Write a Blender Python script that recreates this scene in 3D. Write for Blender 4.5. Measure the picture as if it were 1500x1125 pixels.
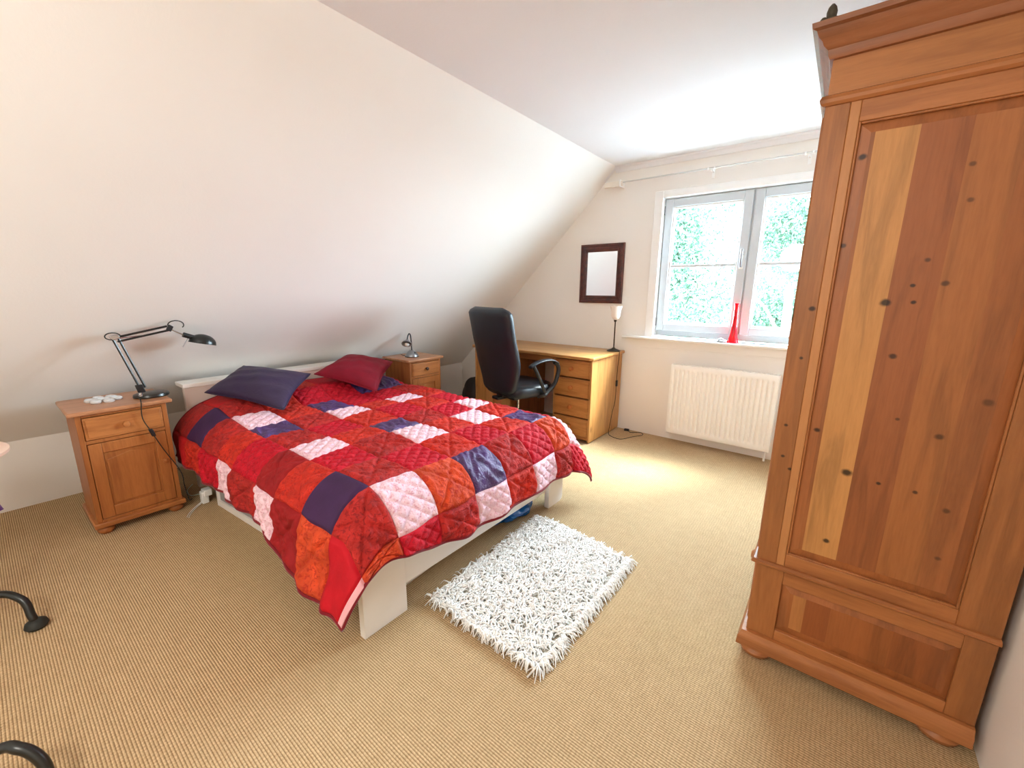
import bpy, bmesh, math, random
import numpy as np
from mathutils import Vector, Matrix
random.seed(7); rng = np.random.default_rng(7)
PI = math.pi
sc = bpy.context.scene
for o in list(bpy.data.objects): bpy.data.objects.remove(o)
COL = sc.collection

# ------------------------------------------------------------------ camera
cam_d = bpy.data.cameras.new('camera'); cam = bpy.data.objects.new('camera', cam_d); COL.objects.link(cam)
YAW, PITCH, ROLL, FPX = -0.661089, -0.217096, 0.009449, 614.306
fw = Vector((math.sin(YAW)*math.cos(PITCH), math.cos(YAW)*math.cos(PITCH), math.sin(PITCH)))
rt = fw.cross(Vector((0, 0, 1))).normalized(); up = rt.cross(fw)
r2 = rt*math.cos(ROLL)+up*math.sin(ROLL); u2 = -rt*math.sin(ROLL)+up*math.cos(ROLL)
mw = Matrix((r2, u2, -fw)).transposed().to_4x4(); mw.translation = (0, 0, 1.27)
cam.matrix_world = mw
cam_d.sensor_width = 36; cam_d.lens = FPX/1500*36; cam_d.clip_start = .02
sc.camera = cam

# ------------------------------------------------------------------ world, lights, exposure
vs = sc.view_settings
sc.display_settings.display_device = 'sRGB'
vs.view_transform = 'Standard'; vs.look = 'None'; vs.gamma = 1; vs.use_curve_mapping = False
vs.exposure = 0.74
SKY = 42.0
w = bpy.data.worlds.new('sky'); sc.world = w; w.use_nodes = True
nt = w.node_tree; nt.nodes.clear()
out = nt.nodes.new('ShaderNodeOutputWorld'); bg = nt.nodes.new('ShaderNodeBackground')
bg.inputs[0].default_value = (.72, .86, 1.0, 1); bg.inputs[1].default_value = SKY
nt.links.new(bg.outputs[0], out.inputs[0])

def area(name, loc, rot, sx, sy, power, col=(1, 1, 1), portal=False):
    d = bpy.data.lights.new(name, 'AREA'); d.shape = 'RECTANGLE'; d.size = sx; d.size_y = sy
    d.energy = power; d.color = col
    if portal: d.cycles.is_portal = True
    o = bpy.data.objects.new(name, d); COL.objects.link(o); o.location = loc; o.rotation_euler = rot
    return o
# the portal guides sky light through the window opening (it emits nothing)
area('window_portal', (-.62, 3.80, 1.48), (-PI/2, 0, 0), 1.5, 1.15, 1, portal=True)
# unseen fill light added behind the camera to brighten the walls
ld = bpy.data.lights.new('room_fill', 'POINT'); ld.energy = 40; ld.shadow_soft_size = .22; ld.color = (1.0, .96, .88)
lo_ = bpy.data.objects.new('room_fill', ld); COL.objects.link(lo_); lo_.location = (-.75, -1.0, 1.85)
# hazy sun over the roof, coming down through the window
sd = bpy.data.lights.new('sun', 'SUN'); sd.energy = 12.0; sd.angle = math.radians(16); sd.color = (1, .98, .94)
so = bpy.data.objects.new('sun', sd); COL.objects.link(so)
so.rotation_euler = Vector((.52, .62, .95)).to_track_quat('Z', 'Y').to_euler()
sc.cycles.use_denoising = True
sc.cycles.max_bounces = 10; sc.cycles.diffuse_bounces = 7; sc.cycles.glossy_bounces = 4
sc.cycles.transparent_max_bounces = 8; sc.cycles.caustics_refractive = False; sc.cycles.caustics_reflective = False
sc.cycles.sample_clamp_indirect = 30

# ------------------------------------------------------------------ colour + material helpers
def lin(c):
    return tuple(((v/255)/12.92 if v/255 <= .04045 else ((v/255+.055)/1.055)**2.4) for v in c)+(1,)
MATS = {}
def new_mat(name):
    m = bpy.data.materials.new(name); m.use_nodes = True
    return m, m.node_tree, m.node_tree.nodes['Principled BSDF']
def N(nt, t, **kw):
    n = nt.nodes.new(t)
    for k, v in kw.items():
        if isinstance(k, str) and hasattr(n, k): setattr(n, k, v)
    return n
def coords(nt, scale=(1, 1, 1), rot=(0, 0, 0), loc=(0, 0, 0)):
    tc = nt.nodes.new('ShaderNodeTexCoord'); mp = nt.nodes.new('ShaderNodeMapping')
    mp.inputs['Scale'].default_value = scale; mp.inputs['Rotation'].default_value = rot; mp.inputs['Location'].default_value = loc
    nt.links.new(tc.outputs['Object'], mp.inputs[0]); return mp.outputs[0]
def noise(nt, vec, scale=5, detail=4, rough=.5, dist=0):
    n = nt.nodes.new('ShaderNodeTexNoise'); n.inputs['Scale'].default_value = scale; n.inputs['Detail'].default_value = detail
    n.inputs['Roughness'].default_value = rough; n.inputs['Distortion'].default_value = dist
    nt.links.new(vec, n.inputs['Vector']); return n.outputs['Fac']
def ramp(nt, fac, stops):
    r = nt.nodes.new('ShaderNodeValToRGB'); e = r.color_ramp.elements
    while len(e) < len(stops): e.new(.5)
    for i, (p, c) in enumerate(stops): e[i].position = p; e[i].color = c
    nt.links.new(fac, r.inputs[0]); return r.outputs[0]
def bump(nt, h, bsdf, strength=.3, dist=.01):
    b = nt.nodes.new('ShaderNodeBump'); b.inputs['Strength'].default_value = strength; b.inputs['Distance'].default_value = dist
    nt.links.new(h, b.inputs['Height']); nt.links.new(b.outputs[0], bsdf.inputs['Normal'])
def mult(nt, a, b, fac=1.0, mode='MULTIPLY'):
    m = nt.nodes.new('ShaderNodeMix'); m.data_type = 'RGBA'; m.blend_type = mode
    if isinstance(fac, float): m.inputs[0].default_value = fac
    else: nt.links.new(fac, m.inputs[0])
    for s, v in ((6, a), (7, b)):
        if isinstance(v, tuple): m.inputs[s].default_value = v
        else: nt.links.new(v, m.inputs[s])
    return m.outputs[2]
def plain(name, col, rough=.5, metal=0, spec=.5, var=.06, vs_=8, bmp=0, bscale=60, coat=0):
    if name in MATS: return MATS[name]
    m, nt, b = new_mat(name); c = lin(col)
    v = coords(nt)
    f = noise(nt, v, vs_, 4)
    lo = tuple(x*(1-var) for x in c[:3])+(1,); hi = tuple(min(1, x*(1+var)) for x in c[:3])+(1,)
    nt.links.new(ramp(nt, f, [(.3, lo), (.7, hi)]), b.inputs['Base Color'])
    b.inputs['Roughness'].default_value = rough; b.inputs['Metallic'].default_value = metal
    b.inputs['Specular IOR Level'].default_value = spec
    if coat: b.inputs['Coat Weight'].default_value = coat; b.inputs['Coat Roughness'].default_value = .15
    if bmp: bump(nt, noise(nt, v, bscale, 3), b, bmp, .002)
    MATS[name] = m; return m
def pine(name, base, dark, axis='Z', rough=.42, seed=0, scale=1.0, knots=None, knot_density=.0, contrast=1.0):
    """Lacquered pine: long grain along one axis, soft growth lines, knots."""
    if name in MATS: return MATS[name]
    m, nt, b = new_mat(name)
    st = {'X': (1.2, 14, 14), 'Y': (14, 1.2, 14), 'Z': (14, 14, 1.2)}[axis]
    v = coords(nt, tuple(s*scale for s in st), loc=(seed*3.1, seed*1.7, seed*2.3))
    f1 = noise(nt, v, 1.6, 5, .55, .6)
    vf = coords(nt, tuple(s*scale*6 for s in st), loc=(seed, 0, 0)); f2 = noise(nt, vf, 2.2, 3, .6)
    vb = coords(nt, tuple(s*scale*.25 for s in st), loc=(seed*1.3, seed, 0)); f3 = noise(nt, vb, 1.5, 2)
    B = lin(base); D = lin(dark)
    mid = tuple((B[i]*.55+D[i]*.45) for i in range(3))+(1,)
    c1 = ramp(nt, f1, [(.25, tuple(min(1, x*1.08) for x in B[:3])+(1,)), (.5, B), (.62, mid), (.8, B)])
    c2 = ramp(nt, f2, [(.3, (.86, .82, .78, 1)), (.62, (1.04, 1.03, 1.02, 1))])
    c = mult(nt, c1, c2, .7*contrast)
    c = mult(nt, c, ramp(nt, f3, [(.3, (.84, .80, .76, 1)), (.7, (1.05, 1.05, 1.05, 1))]), .8)
    if knot_density:
        kv = coords(nt, {'X': (2.2, 4, 4), 'Y': (4, 2.2, 4), 'Z': (4, 4, 2.2)}[axis], loc=(seed*5.3, seed*2.1, seed))
        vo = nt.nodes.new('ShaderNodeTexVoronoi'); vo.inputs['Scale'].default_value = knot_density; vo.inputs['Randomness'].default_value = 1
        nt.links.new(kv, vo.inputs['Vector'])
        kf = ramp(nt, vo.outputs['Distance'], [(.035, (1, 1, 1, 1)), (.10, (0, 0, 0, 1))])
        c = mult(nt, c, tuple(x*.35 for x in D[:3])+(1,), kf, 'MIX')
    if knots:      # (x, z, radius, darkness) of the knots that the photographed board really has, in object space
        tc = nt.nodes.new('ShaderNodeTexCoord')
        w1 = nt.nodes.new('ShaderNodeTexNoise'); w1.inputs['Scale'].default_value = 60; nt.links.new(tc.outputs['Object'], w1.inputs['Vector'])
        wob = nt.nodes.new('ShaderNodeMapRange'); wob.inputs['To Min'].default_value = -.35; wob.inputs['To Max'].default_value = .35
        nt.links.new(w1.outputs['Fac'], wob.inputs['Value'])
        acc = None
        for (kx, kz, kr, kd) in knots:
            mp = nt.nodes.new('ShaderNodeMapping'); mp.vector_type = 'POINT'
            mp.inputs['Scale'].default_value = (1/kr, 0, 1/(kr*.85)); mp.inputs['Location'].default_value = (-kx/kr, 0, -kz/(kr*.85))
            nt.links.new(tc.outputs['Object'], mp.inputs[0])
            ln = nt.nodes.new('ShaderNodeVectorMath'); ln.operation = 'LENGTH'; nt.links.new(mp.outputs[0], ln.inputs[0])
            ad = nt.nodes.new('ShaderNodeMath'); ad.operation = 'ADD'; nt.links.new(ln.outputs['Value'], ad.inputs[0]); nt.links.new(wob.outputs[0], ad.inputs[1])
            mr = nt.nodes.new('ShaderNodeMapRange'); mr.interpolation_type = 'SMOOTHSTEP'
            mr.inputs['From Min'].default_value = .55; mr.inputs['From Max'].default_value = 1.5
            mr.inputs['To Min'].default_value = kd; mr.inputs['To Max'].default_value = 0
            nt.links.new(ad.outputs[0], mr.inputs['Value'])
            if acc is None: acc = mr.outputs[0]
            else:
                mx = nt.nodes.new('ShaderNodeMath'); mx.operation = 'MAXIMUM'; nt.links.new(acc, mx.inputs[0]); nt.links.new(mr.outputs[0], mx.inputs[1]); acc = mx.outputs[0]
        c = mult(nt, c, tuple(x*.22 for x in D[:3])+(1,), acc, 'MIX')
    nt.links.new(c, b.inputs['Base Color'])
    b.inputs['Roughness'].default_value = rough; b.inputs['Specular IOR Level'].default_value = .4
    bump(nt, f2, b, .12, .002)
    MATS[name] = m; return m
def fabric(name, col, rough=.75, sheen=.3, wrinkle=.25, wscale=30, var=.12, gloss=0, pr=None, prs=60):
    if name in MATS: return MATS[name]
    m, nt, b = new_mat(name); c = lin(col)
    v = coords(nt)
    f = noise(nt, v, 14, 4)
    lo = tuple(x*(1-var) for x in c[:3])+(1,); hi = tuple(min(1, x*(1+var)) for x in c[:3])+(1,)
    cc_ = ramp(nt, f, [(.3, lo), (.7, hi)])
    if pr:      # small printed figures
        cc_ = mult(nt, cc_, lin(pr), ramp(nt, noise(nt, v, prs, 2, .4, 1.5), [(.55, (0, 0, 0, 1)), (.61, (.75, .75, .75, 1))]), 'MIX')
    nt.links.new(cc_, b.inputs['Base Color'])
    b.inputs['Roughness'].default_value = rough; b.inputs['Sheen Weight'].default_value = sheen; b.inputs['Sheen Roughness'].default_value = .4
    b.inputs['Specular IOR Level'].default_value = .3+gloss
    wv = noise(nt, v, wscale, 5, .6, 1.2)
    bump(nt, wv, b, wrinkle, .012)
    MATS[name] = m; return m

# ------------------------------------------------------------------ mesh helpers
class MB:
    """Collects vertices and faces and links them as one mesh object."""
    def __init__(s): s.v = []; s.f = []
    def add(s, vs_, fs):
        n = len(s.v); s.v += [tuple(p) for p in vs_]; s.f += [tuple(i+n for i in f) for f in fs]; return s
    def box(s, x0, x1, y0, y1, z0, z1):
        v = [(x, y, z) for z in (z0, z1) for y in (y0, y1) for x in (x0, x1)]
        return s.add(v, [(0, 2, 3, 1), (4, 5, 7, 6), (0, 1, 5, 4), (2, 6, 7, 3), (0, 4, 6, 2), (1, 3, 7, 5)])
    def obox(s, c, ax, ay, az):     # oriented box: centre and half vectors
        c, ax, ay, az = map(Vector, (c, ax, ay, az))
        v = [c+ax*i+ay*j+az*k for k in (-1, 1) for j in (-1, 1) for i in (-1, 1)]
        return s.add(v, [(0, 2, 3, 1), (4, 5, 7, 6), (0, 1, 5, 4), (2, 6, 7, 3), (0, 4, 6, 2), (1, 3, 7, 5)])
    def lathe(s, prof, c=(0, 0, 0), seg=24, axis='Z', sx=1, sy=1):
        c = Vector(c); vs_ = []; n = len(prof)
        for i in range(seg):
            a = 2*PI*i/seg
            for r, z in prof:
                p = (r*math.cos(a)*sx, r*math.sin(a)*sy, z)
                if axis == 'X': p = (z, r*math.cos(a)*sx, r*math.sin(a)*sy)
                if axis == 'Y': p = (r*math.cos(a)*sx, -z, r*math.sin(a)*sy)
                vs_.append(c+Vector(p))
        fs = []
        for i in range(seg):
            j = (i+1) % seg
            for k in range(n-1): fs.append((i*n+k, j*n+k, j*n+k+1, i*n+k+1))
        m0 = len(vs_)
        if prof[0][0] > 1e-6: fs.append(tuple(i*n for i in range(seg))[::-1])
        if prof[-1][0] > 1e-6: fs.append(tuple(i*n+n-1 for i in range(seg)))
        return s.add(vs_, fs)
    def tube(s, pts, r, seg=8, closed=False):
        pts = [Vector(p) for p in pts]; n = len(pts); rr = r if isinstance(r, (list, tuple)) else [r]*n
        vs_ = []; prev = None
        for i, p in enumerate(pts):
            a = pts[(i-1) % n] if (closed or i > 0) else p; b = pts[(i+1) % n] if (closed or i < n-1) else p
            t = (b-a).normalized()
            if prev is None:
                u = t.cross(Vector((0, 0, 1)));
                if u.length < .05: u = t.cross(Vector((1, 0, 0)))
            else: u = prev-t*prev.dot(t)
            u.normalize(); prev = u; w_ = t.cross(u)
            for k in range(seg):
                an = 2*PI*k/seg; vs_.append(p+u*rr[i]*math.cos(an)+w_*rr[i]*math.sin(an))
        fs = []
        for i in range(n if closed else n-1):
            j = (i+1) % n
            for k in range(seg): l = (k+1) % seg; fs.append((i*seg+k, i*seg+l, j*seg+l, j*seg+k))
        if not closed:
            fs.append(tuple(range(seg))[::-1]); fs.append(tuple((n-1)*seg+k for k in range(seg)))
        return s.add(vs_, fs)
    def prism(s, poly, p0, ux, uy, ext):   # polygon in the plane (ux,uy) extruded by ext
        p0, ux, uy, ext = map(Vector, (p0, ux, uy, ext)); n = len(poly)
        a = [p0+ux*x+uy*y for x, y in poly]
        return s.add(a+[p+ext for p in a], [tuple(range(n))[::-1], tuple(range(n, 2*n))]+[(i, (i+1) % n, (i+1) % n+n, i+n) for i in range(n)])
    def grid(s, P):      # P[i][j] points
        a, b = len(P), len(P[0])
        return s.add([p for r in P for p in r], [(i*b+j, (i+1)*b+j, (i+1)*b+j+1, i*b+j+1) for i in range(a-1) for j in range(b-1)])
    def build(s, name, m, parent=None, bevel=0, smooth=False, seg=2, angle=40, **kw):
        me = bpy.data.meshes.new(name); me.from_pydata([tuple(p) for p in s.v], [], s.f); me.validate()
        bm = bmesh.new(); bm.from_mesh(me); bmesh.ops.recalc_face_normals(bm, faces=bm.faces); bm.to_mesh(me); bm.free()
        me.materials.append(m)
        o = bpy.data.objects.new(name, me); COL.objects.link(o)
        if parent is not None:
            o.parent = parent
        if smooth:
            me.polygons.foreach_set('use_smooth', [True]*len(me.polygons))
            if smooth != 'all': me.set_sharp_from_angle(angle=math.radians(angle))
        if bevel:
            b = o.modifiers.new('bevel', 'BEVEL'); b.width = bevel; b.segments = seg; b.limit_method = 'ANGLE'; b.angle_limit = math.radians(35)
            b.harden_normals = False
            me.polygons.foreach_set('use_smooth', [True]*len(me.polygons)); me.set_sharp_from_angle(angle=math.radians(50))
        for k, v in kw.items(): o[k] = v
        return o
def spline(pts, n=8):
    """Catmull-Rom through points."""
    P = [Vector(p) for p in pts]; P = [P[0]*2-P[1]]+P+[P[-1]*2-P[-2]]; out = []
    for i in range(1, len(P)-2):
        for k in range(n):
            t = k/n; a, b, c, d = P[i-1], P[i], P[i+1], P[i+2]
            out.append(.5*((2*b)+(-a+c)*t+(2*a-5*b+4*c-d)*t*t+(-a+3*b-3*c+d)*t**3))
    out.append(P[-2]); return out
def thing(name, label, cat, loc=(0, 0, 0), rz=0, group=None):
    o = bpy.data.objects.new(name, None); COL.objects.link(o); o.location = loc; o.rotation_euler = (0, 0, rz)
    o.empty_display_size = .1
    o['label'] = label; o['category'] = cat
    if group: o['group'] = group
    return o
def tag(o, label, cat, group=None):
    o['label'] = label; o['category'] = cat
    if group: o['group'] = group
    return o
def B(x0, x1, y0, y1, z0, z1): return MB().box(x0, x1, y0, y1, z0, z1)
S = dict(kind='structure')

# ------------------------------------------------------------------ materials
def wall_mat(name, col, b_=.12, sc_=90):
    m, nt, b = new_mat(name); v = coords(nt); c = lin(col)
    f = noise(nt, v, 1.3, 3)
    nt.links.new(ramp(nt, f, [(.3, tuple(x*.975 for x in c[:3])+(1,)), (.7, c)]), b.inputs['Base Color'])
    b.inputs['Roughness'].default_value = .75; b.inputs['Specular IOR Level'].default_value = .2
    bump(nt, noise(nt, v, sc_, 4, .6), b, b_, .003); return m
M_wall = wall_mat('painted_plaster', (238, 234, 228)); M_ceil = wall_mat('ceiling_paint', (236, 236, 238))
M_slope = wall_mat('slope_paint', (240, 238, 234))
M_trim = plain('white_gloss_trim', (240, 240, 238), .35, var=.02)
M_upvc = plain('window_frame_white', (200, 208, 214), .35, var=.02)
M_white = plain('white_foil_furniture', (236, 233, 228), .4, var=.02)
M_grey = plain('grey_board', (150, 150, 150), .6, var=.05)

m, nt, b = new_mat('ribbed_sisal_carpet'); M_carpet = m
v = coords(nt)
wv = nt.nodes.new('ShaderNodeTexWave'); wv.wave_type = 'BANDS'; wv.bands_direction = 'Y'; wv.inputs['Scale'].default_value = 40
wv.inputs['Distortion'].default_value = 1.1; wv.inputs['Detail'].default_value = 1.5; wv.inputs['Detail Scale'].default_value = 6; nt.links.new(v, wv.inputs['Vector'])
wx = nt.nodes.new('ShaderNodeTexWave'); wx.wave_type = 'BANDS'; wx.bands_direction = 'X'; wx.inputs['Scale'].default_value = 26
wx.inputs['Distortion'].default_value = 4; wx.inputs['Detail'].default_value = 2; nt.links.new(v, wx.inputs['Vector'])
sp = noise(nt, v, 160, 3, .6); big = noise(nt, v, 1.6, 3); med = noise(nt, v, 22, 3)
c = ramp(nt, wv.outputs['Fac'], [(.05, lin((155, 127, 93))), (.55, lin((210, 183, 145)))])
c = mult(nt, c, ramp(nt, wx.outputs['Fac'], [(0, (.80, .78, .74, 1)), (.6, (1.04, 1.04, 1.04, 1))]), .55)
c = mult(nt, c, ramp(nt, sp, [(.3, (.72, .70, .66, 1)), (.62, (1.06, 1.06, 1.06, 1))]), .7)
c = mult(nt, c, ramp(nt, big, [(.3, (.94, .93, .91, 1)), (.7, (1.02, 1.02, 1.02, 1))]), .8)
c = mult(nt, c, ramp(nt, med, [(.35, (.93, .92, .9, 1)), (.65, (1.03, 1.03, 1.03, 1))]), .6)
nt.links.new(c, b.inputs['Base Color']); b.inputs['Roughness'].default_value = .95; b.inputs['Specular IOR Level'].default_value = .1
hm = nt.nodes.new('ShaderNodeMath'); hm.operation = 'MULTIPLY_ADD'; nt.links.new(wv.outputs['Fac'], hm.inputs[0]); hm.inputs[1].default_value = 1.3; nt.links.new(wx.outputs['Fac'], hm.inputs[2])
bump(nt, hm.outputs[0], b, .45, .003)

# pine colours: orange aged pine for wardrobe and nightstands, yellower pine for the desk
PB, PD = (170, 110, 64), (124, 72, 38)
P_z = pine('aged_pine_vertical', PB, PD, 'Z', seed=1, knot_density=.9)
P_y = pine('aged_pine_across', PB, PD, 'Y', seed=2, knot_density=.8)
P_x = pine('aged_pine_lengthwise', PB, PD, 'X', seed=3, knot_density=.6)
D_x = pine('desk_pine_lengthwise', (192, 144, 86), (138, 88, 44), 'X', seed=4, knot_density=.7, rough=.35, contrast=1.4)
D_y = pine('desk_pine_side', (192, 142, 84), (136, 84, 42), 'Z', seed=5, knot_density=1.0, rough=.4, contrast=1.4)
D_d = pine('desk_pine_drawer', (180, 126, 70), (130, 76, 36), 'X', seed=9, knot_density=.7, contrast=1.4)
N_y = pine('nightstand_pine', (178, 114, 62), (134, 74, 34), 'Y', seed=6, knot_density=.7)
N_z = pine('nightstand_pine_upright', (168, 104, 54), (124, 66, 32), 'Z', seed=7, knot_density=.7)
N_t = pine('nightstand_pine_top', (186, 134, 98), (148, 94, 60), 'Y', seed=8, rough=.3)
M_black = plain('black_metal', (16, 20, 18), .3, spec=.6, var=.1)
M_blackp = plain('black_plastic', (20, 20, 22), .45, var=.1)
M_chrome = plain('chrome', (200, 200, 205), .12, metal=1, var=.02)
M_silver = plain('silver_plastic', (150, 152, 156), .3, metal=.7, var=.05)
M_rubber = plain('black_rubber', (22, 26, 22), .6, var=.1)

# ------------------------------------------------------------------ room shell
XK, XR, YF, YB, ZC, ZK = -3.65, .47, 3.679, -2.42, 2.33, .405
XS = -1.722        # where the slope meets the ceiling
T = .12
B(XK-T, XR+T, YB-T, YF+T, -T, 0).build('floor', M_carpet, **S)
B(XK-T, XK, YB-T, YF+T, 0, ZK).build('wall_left', M_wall, **S)
MB().prism([(XK, ZK), (XS, ZC), (XS, ZC+.17), (XK-.12, ZK+.05), (XK-.12, ZK)], (0, YB-T, 0), (1, 0, 0), (0, 0, 1), (0, YF-YB+2*T, 0)).build('wall_sloping', M_slope, **S)
B(XS, XR+T, YB-T, YF+T, ZC, ZC+T).build('ceiling', M_ceil, **S)
B(XR, XR+T, YB-T, YF+T, 0, ZC).build('wall_right', M_wall, **S)
def gable(name, y0, y1, wx0, wx1, wz0, wz1):
    mb = MB(); e = (0, y1-y0, 0)
    def P(poly): mb.prism(poly, (0, y0, 0), (1, 0, 0), (0, 0, 1), e)
    P([(XK-T, 0), (wx0, 0), (wx0, ZC+.1), (XS, ZC+.1), (XK-T, ZK+.05)])
    P([(wx1, 0), (XR+T, 0), (XR+T, ZC+.1), (wx1, ZC+.1)])
    P([(wx0, 0), (wx1, 0), (wx1, wz0), (wx0, wz0)]); P([(wx0, wz1), (wx1, wz1), (wx1, ZC+.1), (wx0, ZC+.1)])
    return mb.build(name, M_wall, **S)
WX0, WX1, WZ0, WZ1 = -1.345, .10, .892, 2.065
gable('wall_window', YF, YF+.125, WX0, WX1, WZ0, WZ1)
MB().prism([(XK-T, 0), (XR+T, 0), (XR+T, ZC+.1), (XS, ZC+.1), (XK-T, ZK+.05)], (0, YB-.2, 0), (1, 0, 0), (0, 0, 1), (0, .2, 0)).build('wall_rear', M_wall, **S)

# coving strip under the ceiling, turning down the slope for a hand's width
cv = MB()
cv.prism([(0, 0), (0, -.045), (-.014, -.045), (-.03, -.018), (-.045, -.012), (-.045, 0)], (XS-.01, YF, ZC), (0, 1, 0), (0, 0, 1), (XR-XS+.01, 0, 0))
d = .7071
cv.prism([(0, 0), (0, -.045), (-.014, -.045), (-.03, -.018), (-.045, -.012), (-.045, 0)], (XS-.13*d-.02, YF, ZC-.13*d-.02), (0, 1, 0), (d, 0, -d), (.16*d, 0, .16*d))
cv.build('trim_1', M_ceil, bevel=.003, **S)
B(WX0-.045, WX1, YF-.005, YF, .79, .803).build('trim_2', M_wall, bevel=.002, **S)

# ------------------------------------------------------------------ window
win = bpy.data.objects.new('window_1', None); COL.objects.link(win); win['kind'] = 'structure'
cx0, cx1 = WX0-.025, WX1+.06
casing = MB().box(WX0-.02, WX0+.05, YF-.018, YF+.06, WZ0, WZ1+.02).box(WX1-.05, WX1+.02, YF-.018, YF+.06, WZ0, WZ1+.02).box(WX0+.05, WX1-.05, YF-.018, YF+.06, WZ1-.035, WZ1+.02)
casing.build('casing', M_trim, win, bevel=.004)
fy0, fy1 = YF+.055, YF+.115
FX0, FX1, FZ0, FZ1 = WX0+.045, WX1-.045, WZ0+.012, WZ1-.03
fr = MB().box(FX0, FX0+.03, fy0, fy1, FZ0, FZ1).box(FX1-.03, FX1, fy0, fy1, FZ0, FZ1).box(FX0+.03, FX1-.03, fy0, fy1, FZ1-.03, FZ1).box(FX0+.03, FX1-.03, fy0, fy1, FZ0, FZ0+.055)
mxc = -.635
fr.box(mxc-.028, mxc+.028, fy0, fy1, FZ0+.055, FZ1-.03)
fr.build('outer_frame', M_upvc, win, bevel=.004)
m, nt, b = new_mat('window_glass'); M_glass = m
nt.nodes.clear(); o_ = nt.nodes.new('ShaderNodeOutputMaterial'); tr = nt.nodes.new('ShaderNodeBsdfTransparent'); gl = nt.nodes.new('ShaderNodeBsdfGlossy'); mx = nt.nodes.new('ShaderNodeMixShader'); lw = nt.nodes.new('ShaderNodeLayerWeight'); pw = nt.nodes.new('ShaderNodeMath'); pw.operation = 'POWER'; pw.inputs[1].default_value = 4; fn = nt.nodes.new('ShaderNodeMapRange')
lw.inputs[0].default_value = .5; nt.links.new(lw.outputs['Facing'], pw.inputs[0]); nt.links.new(pw.outputs[0], fn.inputs['Value']); fn.inputs['To Min'].default_value = .03; fn.inputs['To Max'].default_value = .6; gl.inputs['Roughness'].default_value = .02; tr.inputs[0].default_value = (.93, .97, .96, 1)
nt.links.new(fn.outputs[0], mx.inputs[0]); nt.links.new(tr.outputs[0], mx.inputs[1]); nt.links.new(gl.outputs[0], mx.inputs[2]); nt.links.new(mx.outputs[0], o_.inputs[0])
def sash(x0, x1, label, handle):
    z0, z1 = FZ0+.045, FZ1-.012; ya, yb = fy0-.018, fy1-.02; wd = .062
    s_ = MB().box(x0, x0+wd, ya, yb, z0, z1).box(x1-wd, x1, ya, yb, z0, z1).box(x0+wd, x1-wd, ya, yb, z1-wd, z1).box(x0+wd, x1-wd, ya, yb, z0, z0+wd)
    so_ = s_.build('sash', M_upvc, win, bevel=.005, label=label)
    g0, g1, h0, h1 = x0+wd, x1-wd, z0+wd, z1-wd
    bd = MB()
    for a in ((g0, g0+.013, h0, h1), (g1-.013, g1, h0, h1), (g0+.013, g1-.013, h0, h0+.013), (g0+.013, g1-.013, h1-.013, h1)): bd.box(a[0], a[1], ya+.012, yb-.01, a[2], a[3])
    bd.build('glazing_bead', M_trim, so_, bevel=.002)
    zm = 1.49
    B(g0+.013, g1-.013, ya+.014, yb-.008, zm-.011, zm+.011).build('glazing_bar', M_upvc, so_, bevel=.003)
    for (a, b_) in ((h0+.013, zm-.011), (zm+.011, h1-.013)):
        B(g0+.013, g1-.013, ya+.03, ya+.036, a, b_).build('pane', M_glass, so_)
    if handle:
        hx = x1-wd/2
        hd = B(hx-.014, hx+.014, ya-.008, ya, 1.455, 1.555).build('handle', M_trim, so_, bevel=.003)
        MB().tube([(hx, ya-.005, 1.475), (hx, ya-.03, 1.475), (hx, ya-.036, 1.49), (hx, ya-.036, 1.60)], .0085, 10).build('lever', M_silver, so_, smooth=True)
    for zz in (z0+.04, z1-.12):
        hxx = x0-.006 if handle else x1+.006
        MB().lathe([(0, 0), (.007, 0), (.007, .07), (0, .07)], (hxx, ya+.002, zz), 10).build('hinge', M_silver, so_, smooth=True)
sash(FX0+.012, mxc-.006, 'left casement sash with a handle on its right stile', True)
sash(mxc+.006, FX1-.012, 'right casement sash', False)
# sill board with rounded nose
B(WX0-.21, .40, YF-.075, YF+.06, WZ0-.02, WZ0).build('sill', M_trim, win, bevel=.008, seg=3)

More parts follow.
